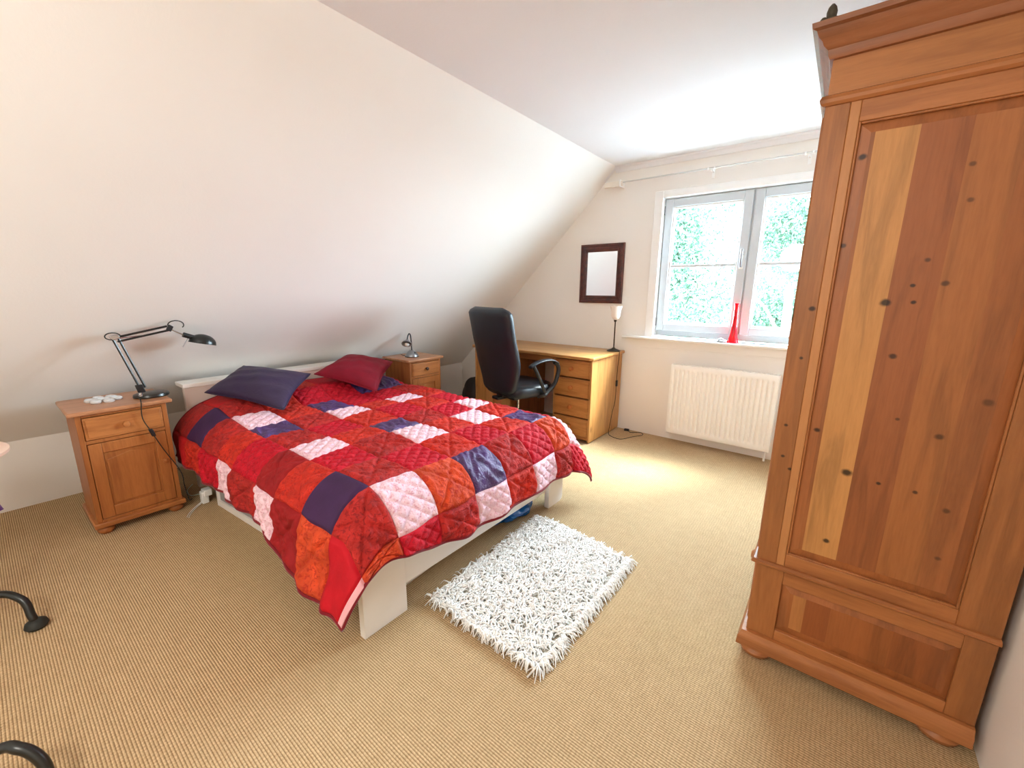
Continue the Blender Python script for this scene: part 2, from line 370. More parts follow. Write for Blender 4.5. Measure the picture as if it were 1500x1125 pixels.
# ------------------------------------------------------------------ trees outside
def leaf_mat(name, col, var):
    m, nt, b = new_mat(name); oi = nt.nodes.new('ShaderNodeTexCoord'); f = noise(nt, oi.outputs['Object'], 1.7, 3)
    c = lin(col); nt.links.new(ramp(nt, f, [(.3, tuple(x*(1-var) for x in c[:3])+(1,)), (.7, tuple(min(1, x*(1+var)) for x in c[:3])+(1,))]), b.inputs['Base Color'])
    b.inputs['Roughness'].default_value = .6
    b.inputs['Transmission Weight'].default_value = 0
    return m
M_leaf = leaf_mat('tree_leaves', (56, 88, 66), .3); M_bark = plain('bark', (84, 74, 62), .9, var=.3, bmp=.6)
M_bounce = plain('pale_bounce_ground', (128, 130, 132), .95, var=.2)  # out-of-view ground, made pale to bounce sky light up to the ceiling
B(-40, 40, 4.2, 60, -3.4, -3.2).build('ground', M_bounce, **S)
def tree(x, y, r, zc, label, n):
    t = thing('tree', label, 'tree', (x, y, -3.2), group='trees beyond the window')
    mb = MB(); mb.tube([(0, 0, 0), (.05, 0, 1.5), (-.08, .1, zc+1.5)], [.22, .17, .10], 10)
    for k in range(7):
        a = k*2.4; mb.tube([(0, .02, 1.6+.35*k), (math.cos(a)*r*.4, math.sin(a)*r*.4, 2.4+.42*k), (math.cos(a)*r*.8, math.sin(a)*r*.8, 2.7+.5*k)], [.07, .04, .015], 6)
    mb.build('trunk', M_bark, t, smooth=True)
    R_ = np.random.default_rng(int(x*10)+50)
    nc = 60; cen = R_.normal(size=(nc, 3)); cen /= np.linalg.norm(cen, axis=1)[:, None]; cen *= (R_.random(nc)**.4)[:, None]*r
    cen[:, 2] = cen[:, 2]*1.15+zc+3.2
    k = R_.integers(0, nc, n); P = cen[k]+R_.normal(size=(n, 3))*r*.15
    a = R_.normal(size=(n, 3)); a /= np.linalg.norm(a, axis=1)[:, None]; q = R_.normal(size=(n, 3)); q = np.cross(a, q); q /= np.linalg.norm(q, axis=1)[:, None]
    L = (.026+.030*R_.random(n))[:, None]*(y/11)**.6
    V = np.stack([P-a*L, P+q*L*.5, P+a*L, P-q*L*.5], 1).reshape(-1, 3)
    me = bpy.data.meshes.new('foliage'); me.from_pydata(V.tolist(), [], np.arange(n*4).reshape(-1, 4).tolist()); me.materials.append(M_leaf)
    o = bpy.data.objects.new('foliage', me); COL.objects.link(o); o.parent = t; o['kind'] = 'stuff'
tree(-3.3, 10.0, 2.1, 1.5, 'leafy tree filling the left casement', 52000)
tree(-1.25, 14.6, 1.5, 3.2, 'leafy tree crown seen high in the right casement', 22000)
tree(-2.2, 19.5, 2.3, .3, 'low bushy tree furthest away, seen low in the right casement', 36000)

# ------------------------------------------------------------------ quilt
def smooth01(x): x = np.clip(x, 0, 1); return x*x*(3-2*x)
R0 = .185; TH = math.radians(78)
def f_out(d): 
    return np.where(d < R0*TH, R0*np.sin(np.minimum(d, R0*TH)/R0), R0*math.sin(TH)+(d-R0*TH)*math.cos(TH))
def f_dn(d):
    return np.where(d < R0*TH, R0*(1-np.cos(np.minimum(d, R0*TH)/R0)), R0*(1-math.cos(TH))+(d-R0*TH)*math.sin(TH))
QX, QN, QF, QZ = -1.33, .831, 2.011, .549
def drape(s, t):
    """cloth coordinates (metres along and across the bed) -> world position"""
    du = np.maximum(0, s-QX); dn = np.maximum(0, QN-t); df = np.maximum(0, t-QF); dv = dn+df; sg = np.where(dn > 0, -1.0, 1.0)
    r = np.hypot(du, dv); ph = np.arctan2(dv, du+1e-9)
    both = smooth01(np.minimum(du, dv)/.12)
    # the corners of the quilt are rounded off and swing towards the long side
    r = r*(1-both*np.where(dn > 0, .04, .06)*np.sin(2*ph)**2)
    ro = f_out(r); rd = f_dn(r)
    # fabric fullness at the corner falls in folds
    fold = both*(np.sin(ph*7.0+2.4)*.020+.02*np.sin(2*ph))*smooth01((r-.1)/.3)
    ro = ro+fold+both*.045*smooth01((r-.2)/.3)
    # soft waves along the hanging sides
    hang = smooth01((r-.12)/.28)*(1-both)
    ro = ro+hang*(.010*np.sin(s*17+1.0)+.012*np.sin(t*23+.6)+.006*np.sin(s*41+t*29))
    x = np.where(s > QX, QX, s)+ro*np.cos(ph)*np.where(r > 0, 1, 0)
    y = np.clip(t, QN, QF)+ro*np.sin(ph)*sg*np.where(r > 0, 1, 0)
    z = QZ-rd
    # sleeping pillows under the head end, soft undulation on top
    hb = smooth01((-2.66-s)/.22)*smooth01((t-.66)/.30)*smooth01((2.22-t)/.25)
    z = z+.055*hb+.008*np.sin(s*5.1+t*3.3)*np.exp(-r*6)+.006*np.sin(s*9.2-t*7.1+1)*np.exp(-r*6)
    return np.stack([x, y, z], -1)
def qnormal(s, t):
    e = .002; a = drape(s+e, t)-drape(s-e, t); b_ = drape(s, t+e)-drape(s, t-e)
    n = np.cross(a, b_); n /= np.linalg.norm(n, axis=-1, keepdims=True)+1e-12; return n
SX = [-3.13, -2.878, -2.657, -2.411, -2.218, -1.959, -1.764, -1.539, -1.314, -1.078, -.925]
TY = [.435, .603, .821, 1.022, 1.24, 1.449, 1.661, 1.875, 2.054, 2.40]
def send(t): return np.interp(t, [.42, .603, .821, 1.022, 1.24, 2.0, 2.4], [-1.045, -1.048, -1.01, -.95, -.922, -.918, -.905])
def tsta(s): return np.interp(s, [-3.2, -1.82, -1.68, -1.35, -1.2, -1.05], [.435, .435, .375, .345, .37, .41])
def line_d(x): x = x-np.floor(x); return np.minimum(x, 1-x)
def qf(n, c, **k): k.setdefault('sheen', 0); return fabric(n, c, **k)
QM = {
 'C': (qf('crimson_cotton', (190, 10, 36), wrinkle=.6, wscale=40, pr=(150, 4, 26), prs=70), 'd'), 'R': (qf('red_cotton', (182, 22, 26), wrinkle=.4), 'p'),
 'T': (qf('brick_red_print', (176, 38, 34), wrinkle=.8, wscale=50, var=.3, pr=(132, 22, 26), prs=48), 'p'), 'D': (qf('dark_red_cotton', (146, 20, 24), wrinkle=.4), 'p'),
 'O': (qf('orange_cotton', (206, 72, 36), wrinkle=.7, wscale=45, var=.28, pr=(172, 40, 24), prs=44), 'p'), 'E': (qf('orange_red_cotton', (196, 44, 28), wrinkle=.7, wscale=50, var=.25, pr=(158, 22, 20), prs=52), 'p'),
 'W': (qf('pale_pink_print', (238, 204, 216), wrinkle=.5, wscale=45, var=.06, pr=(214, 150, 172), prs=80), 'd'), 'K': (qf('pale_pink_plain', (226, 168, 176), wrinkle=.2, var=.05), 's'),
 'P': (qf('purple_satin', (74, 44, 104), rough=.4, wrinkle=1.0, wscale=30, gloss=.3, var=.35), 'r'),
 'Q': (qf('plum_cotton', (60, 32, 72), wrinkle=.15), 's'), 'M': (qf('plain_crimson', (180, 8, 28), wrinkle=.2), 's')}
ROWS = ['RECWTWDOMK', 'TQTECDEQTO', 'RTWPTWCTWC', 'EEETCETCOT', 'ECPWEPWEPW', 'CCCECTECTE', 'PPCWECWECW', 'EPTECWEPOT', 'TCETCETCWC']
quilt = thing('quilt', 'patchwork quilt of red, orange, purple and pale pink squares spread over the bed', 'quilt', (-2.0, 1.43, 0))
QO = np.array([-2.0, 1.43, 0.0])
def relief(U, Vv, Wc, Hc, kind, s, t):
    ds = np.minimum(np.minimum(U, 1-U)*Wc, np.minimum(Vv, 1-Vv)*Hc)
    h = -.010*np.exp(-(ds/.007)**2)
    if kind == 'd':
        a = (s*1.15+t)/.070; b_ = (s*1.15-t)/.070
        dd = np.minimum(line_d(a), line_d(b_))*.070*.66
        h = h-.0065*np.exp(-(dd/.0055)**2)+.003*smooth01(dd/.020)+.0018*np.sin(s*120+t*60)*np.exp(-(dd/.014)**2)
    elif kind == 'p':
        dd = np.minimum(line_d(U+Vv), line_d(U-Vv))*.16
        h = h-.007*np.exp(-(dd/.0065)**2)+.004*smooth01(dd/.025)
        for (cu, cv_) in ((.5, .22), (.22, .5), (.78, .5), (.5, .78)):     # stitched little squares
            q = np.maximum(abs(U-cu), abs(Vv-cv_)); h = h-.005*np.exp(-((q-.075)/.016)**2)-.004*np.exp(-(q/.03)**2)
        h = h+.0022*np.sin(s*90-t*55+2*np.sin(t*40))+.0018*np.sin(t*140+s*40+3*np.sin(s*33))
    elif kind == 'r':
        h = h+.005*np.sin(t*120+9*np.sin(s*13+t*8))*(.6+.4*np.sin(s*21+t*17))*np.sin(PI*np.clip(U,0,1))**.5+.005*np.sin(s*50+4*np.sin(t*30))
    else: h = h+.001*np.sin(s*30+t*20)
    hs = -.010*np.exp(-(ds/.007)**2)
    return hs+(h-hs)*smooth01(ds/.016)
NP = 42
for j, row in enumerate(ROWS):
    for i, ch in enumerate(row):
        mt, kind = QM[ch]
        if i == 0: kind = 's'
        s0, s1, t0, t1 = SX[i], SX[i+1], TY[j], TY[j+1]
        nu = 12 if i == 0 else NP
        uu, vv = np.meshgrid(np.linspace(0, 1, nu), np.linspace(0, 1, NP), indexing='ij')
        s_ = s0+uu*(s1-s0); t_ = t0+vv*(t1-t0)
        if i == 9: s_ = s0+uu*(send(t_)-s0)
        if j == 0: t_ = t1-(1-vv)*(t1-tsta(s_))
        # hems: wavy, rounded at the two foot corners
        P = drape(s_, t_)+qnormal(s_, t_)*relief(uu, vv, s1-s0, t1-t0, kind, s_, t_)[..., None]-QO
        me = bpy.data.meshes.new('patch'); idx = np.arange(nu*NP).reshape(nu, NP)
        F = np.stack([idx[:-1, :-1], idx[1:, :-1], idx[1:, 1:], idx[:-1, 1:]], -1).reshape(-1, 4)
        me.from_pydata(P.reshape(-1, 3).tolist(), [], F.tolist()); me.materials.append(mt); me.polygons.foreach_set('use_smooth', [True]*len(F))
        o = bpy.data.objects.new('patch', me); COL.objects.link(o); o.parent = quilt
# backing cloth and dark hem binding
us = np.linspace(SX[0], SX[-1], 110); ts = np.linspace(TY[0], TY[-1], 110)
s_, t_ = np.meshgrid(us, ts, indexing='ij')
s_ = SX[0]+(s_-SX[0])/(SX[-1]-SX[0])*(send(t_)-SX[0])
t_ = np.where(t_ < TY[1], TY[1]-(TY[1]-t_)/(TY[1]-TY[0])*(TY[1]-tsta(s_)), t_)
P = drape(s_, t_)-qnormal(s_, t_)*.016-QO
M_back = fabric('quilt_backing', (150, 22, 36), wrinkle=.2)
bk = MB(); bk.grid(P.tolist()); bk.build('backing', M_back, quilt, smooth='all')
e0, e1 = float(send(TY[0])), float(send(TY[-1]))
ring = [(a, float(tsta(a))) for a in np.linspace(SX[0], e0, 120)]+[(float(send(b_)), b_) for b_ in np.linspace(float(tsta(e0)), TY[-1], 120)[1:]]+[(a, TY[-1]) for a in np.linspace(e1, SX[0], 90)[1:]]+[(SX[0], b_) for b_ in np.linspace(TY[-1], TY[0], 80)[1:-1]]
ra = np.array(ring); pr = drape(ra[:, 0], ra[:, 1])-qnormal(ra[:, 0], ra[:, 1])*.008-QO
MB().tube(pr.tolist(), .0065, 6, closed=True).build('hem_binding', fabric('binding', (120, 14, 28), wrinkle=.1), quilt, smooth='all')

# ------------------------------------------------------------------ bed
bed = thing('bed', 'low white double bed with headboard and flat corner legs, mostly under the patchwork quilt', 'bed', (-2.2, 1.41, 0))
bx, by = 2.2, -1.41
def pb(name, x0, x1, y0, y1, z0, z1, m=M_white, bevel=.003, par=bed, ox=bx, oy=by, **kw):
    return B(x0+ox, x1+ox, y0+oy, y1+oy, z0, z1).build(name, m, par, bevel=bevel, **kw)
hbd = pb('headboard', -3.19, -3.155, .745, 2.10, 0, .665, plain('headboard_white', (214, 200, 190), .4, var=.02))
pb('headboard_shelf', -3.30, -3.15, .74, 2.105, .665, .69, M_white)
pb('side_rail', -3.15, -1.27, .735, .76, .22, .36); pb('side_rail', -3.15, -1.27, 2.06, 2.085, .22, .36)
pb('foot_board', -1.285, -1.25, .75, 2.07, .105, .34)
def corner_leg(y0, y1, rr):
    poly = []
    for (cy, cz, a0) in ((y0, 0, None), (y1, 0, 1)):
        if a0 is None or not rr: poly.append((cy, cz))
        else: poly += [(y1-.035+.035*math.sin(a), .035-.035*math.cos(a)) for a in np.linspace(0, PI/2, 7)]
    poly += [(y1, .36), (y0, .36)]
    return MB().prism([(p[0]+by, p[1]) for p in poly], (-1.262+bx, 0, 0), (0, 1, 0), (0, 0, 1), (.032, 0, 0)).build('corner_leg', M_white, bed, bevel=.003)
corner_leg(.709, .904, False); corner_leg(1.95, 2.105, True)
pb('mattress', -3.14, -1.32, .80, 2.02, .30, .505, plain('mattress_ticking', (230, 228, 222), .9), .03)
pb('slat_base', -3.14, -1.30, .76, 2.05, .26, .30, plain('slat_wood', (214, 186, 140), .6), .002)

# under-bed storage box, pushed in slightly askew
ang = math.atan2(.051, .70)
sb = thing('storage_box', 'low white framed storage box with grey front pushed askew under the bed', 'storage box', (-2.803, .735, 0), ang)
L_ = 1.47; H_ = .165
B(0, L_, 0, .018, 0, .038).box(0, .026, 0, .018, .038, H_).box(L_-.026, L_, 0, .018, .038, H_).box(.026, L_-.026, 0, .018, H_-.026, H_).build('front_frame', M_white, sb, bevel=.002)
B(.026, L_-.026, .010, .016, .038, H_-.026).build('front_panel', M_grey, sb)
B(0, L_, .018, .62, .005, .016).box(0, .014, .018, .62, .016, H_).box(L_-.014, L_, .018, .62, .016, H_).box(0, L_, .606, .62, .016, H_).build('box_body', M_white, sb)

# ------------------------------------------------------------------ cushions
def cushion(name, A, B_, C, D, th, m, label, group=None):
    A, B_, C, D = [np.array(p, float) for p in (A, B_, C, D)]
    n = np.cross(B_-A, D-A); n /= np.linalg.norm(n)
    if n[2] < 0: n = -n
    K = 33; u, v = np.meshgrid(np.linspace(0, 1, K), np.linspace(0, 1, K), indexing='ij')
    # pull sides in between the corners
    pu = u+.5*(.5-u)*.16*np.sin(PI*v)**2*(1-.0*u); pv = v+.5*(.5-v)*.16*np.sin(PI*u)**2
    base = ((1-pu)*(1-pv))[..., None]*A+((1-pu)*pv)[..., None]*B_+(pu*pv)[..., None]*C+(pu*(1-pv))[..., None]*D
    puff = (np.sin(PI*u)*np.sin(PI*v))**.48
    wr_ = .004*np.sin(u*19+v*7)*np.sin(PI*u)+.005*np.sin(v*23-u*9+2)*np.sin(PI*v)*(1-puff*.5)
    top = base+n*(puff*th*.62+wr_*puff)[..., None]; bot = base-n*(puff*th*.38)[..., None]
    c0 = (A+C)/2; mb = MB()
    mb.grid((top-c0).tolist()); mb.grid((bot-c0).tolist())
    o = mb.build(name, m, smooth='all'); 
    bm = bmesh.new(); bm.from_mesh(o.data); bmesh.ops.remove_doubles(bm, verts=bm.verts, dist=.0004); bmesh.ops.recalc_face_normals(bm, faces=bm.faces); bm.to_mesh(o.data); bm.free()
    o.location = c0; tag(o, label, 'cushion', group)
    pts = [base[i, 0] for i in range(K)]+[base[-1, j] for j in range(1, K)]+[base[i, -1] for i in range(K-2, -1, -1)]+[base[0, j] for j in range(K-2, 0, -1)]
    MB().tube([tuple(p-c0) for p in pts], .003, 6, closed=True).build('seam_piping', m, o, smooth='all')
    return o
cushion('cushion', (-3.05, .822, .641), (-3.10, 1.072, .77), (-2.88, 1.405, .695), (-2.45, 1.02, .597), .13, fabric('dark_purple_satin', (48, 34, 66), rough=.55, sheen=.03, wrinkle=.35, wscale=9, gloss=.1),
        'dark purple cushion leaning on the headboard above the quilt')
cushion('cushion', (-2.95, 1.465, .675), (-3.10, 1.83, .76), (-2.90, 2.107, .69), (-2.46, 1.64, .59), .13, fabric('maroon_velvet', (128, 4, 34), rough=.75, sheen=.03, wrinkle=.35, wscale=9),
        'maroon cushion leaning on the headboard beside the purple one')

# ------------------------------------------------------------------ nightstands
def knob(par, x, y, z, m, r=.016, ax='X', sgn=1):
    pr_ = [(0, 0), (r*.55, 0), (r*.5, .008), (r*.9, .013), (r, .020), (r*.8, .027), (0, .030)]
    pr_ = [(a, b_*sgn) for a, b_ in pr_]
    return MB().lathe(pr_, (x, y, z), 16, ax).build('knob', m, par, smooth=True)
def nightstand(label, x, y, rz=0, knob_m=None):
    """origin: middle of the front at floor level, front faces +X"""
    t = thing('nightstand', label, 'nightstand', (x, y, 0), rz, 'pine nightstands either side of the bed')
    D = .36; W = .36; hw = W/2
    B(-D-.005, .022, -hw-.026, hw+.026, .650, .672).build('top', N_t, t, bevel=.007, seg=3)
    # carcass: sides, back, front frame
    B(-D, -.018, -hw, -hw+.018, .07, .65).build('side_panel', N_z, t, bevel=.002); B(-D, -.018, hw-.018, hw, .07, .65).build('side_panel', N_z, t, bevel=.002)
    B(-D, -D+.01, -hw+.018, hw-.018, .07, .65).build('back_panel', N_z, t)
    B(-.018, 0, -hw, -hw+.022, .07, .65).box(-.018, 0, hw-.022, hw, .07, .65).box(-.018, 0, -hw+.022, hw-.022, .636, .65).box(-.018, 0, -hw+.022, hw-.022, .497, .515).box(-.018, 0, -hw+.022, hw-.022, .07, .085).build('front_frame', N_z, t, bevel=.002)
    dr = B(-.015, .006, -hw+.024, hw-.024, .518, .633).build('drawer', N_y, t, bevel=.003)
    B(.006, .010, -hw+.034, hw-.034, .528, .623).build('drawer_field', N_y, dr, bevel=.0035)
    knob(dr, .008, 0, .575, knob_m or N_y)
    do = B(-.015, .004, -hw+.024, -hw+.074, .088, .494).box(-.015, .004, hw-.074, hw-.024, .088, .494).box(-.015, .004, -hw+.074, hw-.074, .44, .494).box(-.015, .004, -hw+.074, hw-.074, .088, .145).build('door', N_z, t, bevel=.0025)
    B(-.014, -.006, -hw+.074, hw-.074, .145, .44).build('door_panel', N_z, do)
    MB().prism([(-hw+.084, .155), (hw-.084, .155), (hw-.084, .40), (0, .425), (-hw+.084, .40)], (-.006, 0, 0), (0, 1, 0), (0, 0, 1), (.006, 0, 0)).build('raised_field', N_z, do, bevel=.004)
    knob(do, .004, hw-.05, .33, knob_m or N_y, .012)
    B(-D-.004, .014, -hw-.014, hw+.014, .042, .07).build('plinth', N_y, t, bevel=.006, seg=3)
    for (fx, fy) in ((-.03, -hw+.03), (-.03, hw-.03), (-D+.04, -hw+.03), (-D+.04, hw-.03)):
        MB().lathe([(0, 0), (.022, 0), (.034, .012), (.036, .024), (.030, .036), (.026, .042), (0, .042)], (fx, fy, 0), 18).build('bun_foot', N_z, t, smooth=True)
    return t
nightstand('pine nightstand left of the bed, carrying the black jointed lamp', -2.90, .415)
nightstand('pine nightstand at the far side of the bed, carrying the small silver lamp', -2.95, 2.50, knob_m=plain('dark_wood_knob', (70, 38, 22), .4))

# black jointed lamp
lp = thing('desk_lamp', 'black jointed arm lamp with shiny dome shade on the left nightstand', 'lamp', (-3.03, .565, .672))
def lq(p): return (p[0]+3.03, p[1]-.565, p[2]-.672)
MB().lathe([(0, 0), (.098, 0), (.102, .006), (.098, .017), (.085, .021), (0, .022)], (0, 0, 0), 36, sx=.72, sy=.80).build('base', M_black, lp, smooth=True)
MB().lathe([(0, .020), (.010, .020), (.008, .05), (0, .05)], lq((-2.97, .510, .672)), 12).build('post', M_chrome, lp, smooth=True)
P0 = Vector((-2.96, .510, .735)); P1 = Vector((-2.955, .436, 1.018)); P2 = Vector((-2.95, .668, 1.064)); P3 = Vector((-2.945, .745, 1.005))
off = Vector((0, .022, .004))
MB().obox(lq(P0), (.010, 0, 0), (0, .016, 0), (0, -.004, .022)).build('lower_joint', M_blackp, lp, bevel=.004)
for dd in (Vector((0, 0, 0)), off): MB().tube([lq(P0+dd), lq(P1+dd)], .0055, 8).build('lower_arm_rod', M_black, lp, smooth=True)
o2 = Vector((0, .006, -.022))
MB().obox(lq(P1+off*.5), (.006, 0, 0), (0, .020, .004), (0, -.003, .012)).build('elbow_joint', M_chrome, lp, bevel=.003)
for dd in (Vector((0, 0, 0)), o2): MB().tube([lq(P1+dd+Vector((0, .012, 0))), lq(P2+dd)], .0055, 8).build('upper_arm_rod', M_black, lp, smooth=True)
MB().tube([lq(P1+Vector((0, .03, -.004))), lq(P1+Vector((0, .12, .004)))], .0035, 8).build('tension_spring', M_chrome, lp, smooth=True)
MB().obox(lq(P2+o2*.5+Vector((0, .008, 0))), (.006, 0, 0), (0, .010, -.007), (0, .008, .014)).build('head_joint', M_blackp, lp, bevel=.003)
MB().tube([lq(P2+Vector((0, .01, -.015))), lq(P3)], .004, 8).build('head_stem', M_chrome, lp, smooth=True)
MB().tube([lq(P3-Vector((0, .012, -.008))), lq(P3+Vector((0, .04, -.014)))], .014, 12).build('lamp_socket', M_blackp, lp, smooth=True)
# dome shade: opening faces down, tipped towards the bed
sh = MB(); pr_ = []
for a in np.linspace(0, PI/2, 10): pr_.append((.060*math.sin(a), .060*math.cos(a)*.95))
pr_ = [(.0, pr_[0][1])]+pr_[1:]; inner = [(r*.94, z*.94) for r, z in pr_[::-1]]
sh.lathe(pr_+[(.062, -.004), (.058, -.004)]+inner, (0, 0, 0), 28)
sho = sh.build('shade', M_black, lp, smooth=True); sho.location = lq(P3+Vector((0, .075, -.047))); sho.rotation_euler = (math.radians(-14), 0, 0); sho.scale = (1, 1.12, .9)
MB().tube([lq(P3+Vector((0, .01, -.01))), lq(P3+Vector((.0, -.022, -.062)))], .0025, 8).build('positioning_rod', M_silver, lp, smooth=True)
def loop(c, ry, rz, a0, a1, x=0): return [Vector((x, c[1]+ry*math.cos(a), c[2]+rz*math.sin(a))) for a in np.linspace(a0, a1, 14)]
MB().tube([lq(p) for p in loop((0, .437, 1.026), .030, .018, -.3, 4.6, -2.94)], .003, 6).build('cable_loop', M_rubber, lp, smooth=True)
MB().tube([lq(p) for p in loop((0, .705, 1.070), .036, .024, -.7, 3.6, -2.935)], .003, 6).build('cable_loop', M_rubber, lp, smooth=True)
cd = spline([(-2.975, .480, .694), (-2.90, .487, .696), (-2.868, .487, .680), (-2.872, .482, .59), (-2.868, .51, .50), (-2.868, .548, .388), (-2.86, .60, .25), (-2.86, .607, .16), (-2.90, .625, .05), (-2.99, .66, .012)], 8)
co = MB().tube([lq(p) for p in cd], .0025, 6).build('cord', M_rubber, lp, smooth=True)
MB().obox(lq((-2.866, .509, .505)), (.007, 0, 0), (0, .009, 0), (0, -.006, .022)).build('cord_switch', M_blackp, lp, bevel=.003)

# small silver gooseneck lamp
g = thing('gooseneck_lamp', 'small silver gooseneck lamp on the far nightstand', 'lamp', (-3.10, 2.47, .672))
MB().lathe([(0, 0), (.062, 0), (.062, .010), (.052, .030), (.032, .050), (.012, .060), (0, .061)], (0, 0, 0), 28).build('base', M_silver, g, smooth=True)
MB().lathe([(0, 0), (.064, 0), (.064, .006), (0, .006)], (0, 0, 0), 28).build('base_ring', M_blackp, g, smooth=True)
MB().lathe([(0, 0), (.007, 0), (.007, .006), (0, .008)], (.042, .0, .040), 12, 'X').build('button', M_blackp, g, smooth=True)
nk = spline([(0, 0, .055), (0, -.002, .13), (0, -.008, .195), (.004, -.026, .213), (.008, -.046, .188), (.012, -.056, .158)], 8)
MB().tube(nk, .0058, 10).build('neck', plain('dark_steel', (70, 72, 78), .35, metal=.8), g, smooth=True)
q = MB().lathe([(.012, 0), (.016, .012), (.040, .030), (.047, .046), (.044, .046), (.034, .032), (0, .026)], (0, 0, 0), 24)
qo = q.build('shade', M_silver, g, smooth=True); qo.location = (.012, -.056, .160); qo.rotation_euler = (math.radians(150), math.radians(-30), 0)
bo = MB().lathe([(0, 0), (.014, .004), (.022, .016), (.014, .028), (0, .032)], (0, 0, 0), 16).build('bulb', plain('lamp_glass', (240, 240, 235), .2), g, smooth=True)
bo.location = (.022, -.066, .134); bo.rotation_euler = qo.rotation_euler
MB().tube([(p[0], p[1], p[2]) for p in spline([(-.06, -.01, .006), (-.10, -.02, .004), (-.16, 0, .004)], 6)], .0022, 6).build('cord', M_rubber, g, smooth=True)

# glass tealight holder shaped like a flower
m, nt, b = new_mat('clear_glass'); M_cg = m
b.inputs['Base Color'].default_value = (.96, .98, 1, 1); b.inputs['Roughness'].default_value = .06; b.inputs['IOR'].default_value = 1.45; b.inputs['Transmission Weight'].default_value = .35
th_ = thing('candle_holder', 'clear glass flower-shaped tealight holder on the left nightstand', 'candle holder', (-3.09, .375, .672))
MB().lathe([(0, 0), (.022, 0), (.026, .012), (.024, .014), (.019, .004), (0, .004)], (0, 0, 0), 16).build('centre_cup', M_cg, th_, smooth=True)
for k in range(6):
    a = k*PI/3+.3; cx, cy = .052*math.cos(a), .052*math.sin(a)
    MB().lathe([(.012, 0), (.021, 0), (.025, .006), (.024, .014), (.019, .017), (.016, .012), (.012, .006), (.012, 0)], (cx, cy, 0), 16).build('petal_ring', M_cg, th_, smooth=True)

# ------------------------------------------------------------------ desk
dk = thing('desk', 'pine pedestal desk with four drawers against the window wall', 'desk', (-2.2, 3.35, 0))
dx, dy = 2.2, -3.35
def dp(name, x0, x1, y0, y1, z0, z1, m=D_y, bevel=.003, par=dk, **kw): return B(x0+dx, x1+dx, y0+dy, y1+dy, z0, z1).build(name, m, par, bevel=bevel, **kw)
# top with a softly bowed front edge and clipped corners
fpts = [(-2.885, 3.06), (-2.86, 3.03), (-2.45, 3.03), (-2.38, 3.045), (-1.98, 3.045), (-1.90, 3.03), (-1.565, 3.03), (-1.540, 3.055), (-1.540, 3.672), (-2.885, 3.672)]
MB().prism([(a+dx, b_+dy) for a, b_ in fpts], (0, 0, .725), (1, 0, 0), (0, 1, 0), (0, 0, .025)).build('top', D_x, dk, bevel=.006, seg=3)
dp('side_panel', -1.578, -1.560, 3.075, 3.665, .01, .725); dp('inner_panel', -1.945, -1.928, 3.10, 3.665, .04, .725)
dp('back_panel', -1.928, -1.578, 3.65, 3.662, .04, .70)
dp('drawer_frame', -1.945, -1.578, 3.095, 3.115, .02, .045, D_d); dp('drawer_frame', -1.945, -1.578, 3.09, 3.11, .712, .725, D_d)
dp('apron', -2.40, -1.945, 3.12, 3.138, .66, .725, D_d)
zs = [(.562, .708), (.392, .550), (.218, .380), (.048, .206)]
for a, b_ in zs:
    dr = dp('drawer', -1.925, -1.582, 3.085, 3.60, a, b_, D_d)
    fo = dp('drawer_field', -1.917, -1.590, 3.080, 3.086, a+.008, b_-.008, D_d, .003, dr)
    ko = MB().lathe([(0, 0), (.019, 0), (.019, .004), (.010, .006), (.009, .012), (.017, .020), (.018, .026), (.008, .031), (0, .031)], (-1.755+dx, 3.081+dy, (a+b_)/2), 18, 'Y').build('knob', pine('knob_pine', (178, 108, 50), (130, 72, 30), 'Z', seed=12), dr, smooth=True)
# left pedestal with boarded front
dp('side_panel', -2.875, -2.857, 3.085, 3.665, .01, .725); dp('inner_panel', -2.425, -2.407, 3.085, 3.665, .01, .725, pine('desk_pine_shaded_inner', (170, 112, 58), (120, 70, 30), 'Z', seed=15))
for k in range(4):
    x0 = -2.855+k*.1075; dp('front_board', x0, x0+.1045, 3.095, 3.111, .04, .71, pine('desk_board_%d' % k, (194-6*(k % 2), 140-6*(k % 3), 82), (158, 98, 42), 'Z', seed=16+k, knot_density=.8), .002)
dp('plinth', -2.857, -2.425, 3.115, 3.14, .0, .045, D_d)

# lamp on the desk
tl = thing('table_lamp', 'slim table lamp with frosted glass cup shade on the desk corner', 'lamp', (-1.60, 3.555, .75))
M_bronze = plain('dark_bronze', (48, 42, 34), .4, metal=.6)
MB().lathe([(0, 0), (.060, 0), (.061, .006), (.040, .016), (.018, .024), (.008, .034), (0, .036)], (0, 0, 0), 28).build('base', M_bronze, tl, smooth=True)
MB().lathe([(0, .03), (.0055, .03), (.0055, .26), (.012, .268), (.014, .285), (0, .286)], (0, 0, 0), 14).build('stem', M_bronze, tl, smooth=True)
pr_ = [(.014, .282), (.030, .292), (.040, .315), (.042, .345), (.046, .375), (.055, .402)]
m, nt, b = new_mat('frosted_glass'); M_frost = m
b.inputs['Base Color'].default_value = lin((240, 232, 224)); b.inputs['Roughness'].default_value = .4; b.inputs['Subsurface Weight'].default_value = .3; b.inputs['Subsurface Radius'].default_value = (.02, .02, .02)
so_ = MB(); so_.lathe(pr_+[(r-.003, z) for r, z in pr_[::-1]], (0, 0, 0), 32); so_.v = [(x, y, z+(.004*math.cos(8*math.atan2(y, x)) if z > .395 else 0)) for x, y, z in so_.v]
so_.build('shade', M_frost, tl, smooth=True)
def tq(p): return (p[0]+1.60, p[1]-3.555, p[2]-.75)
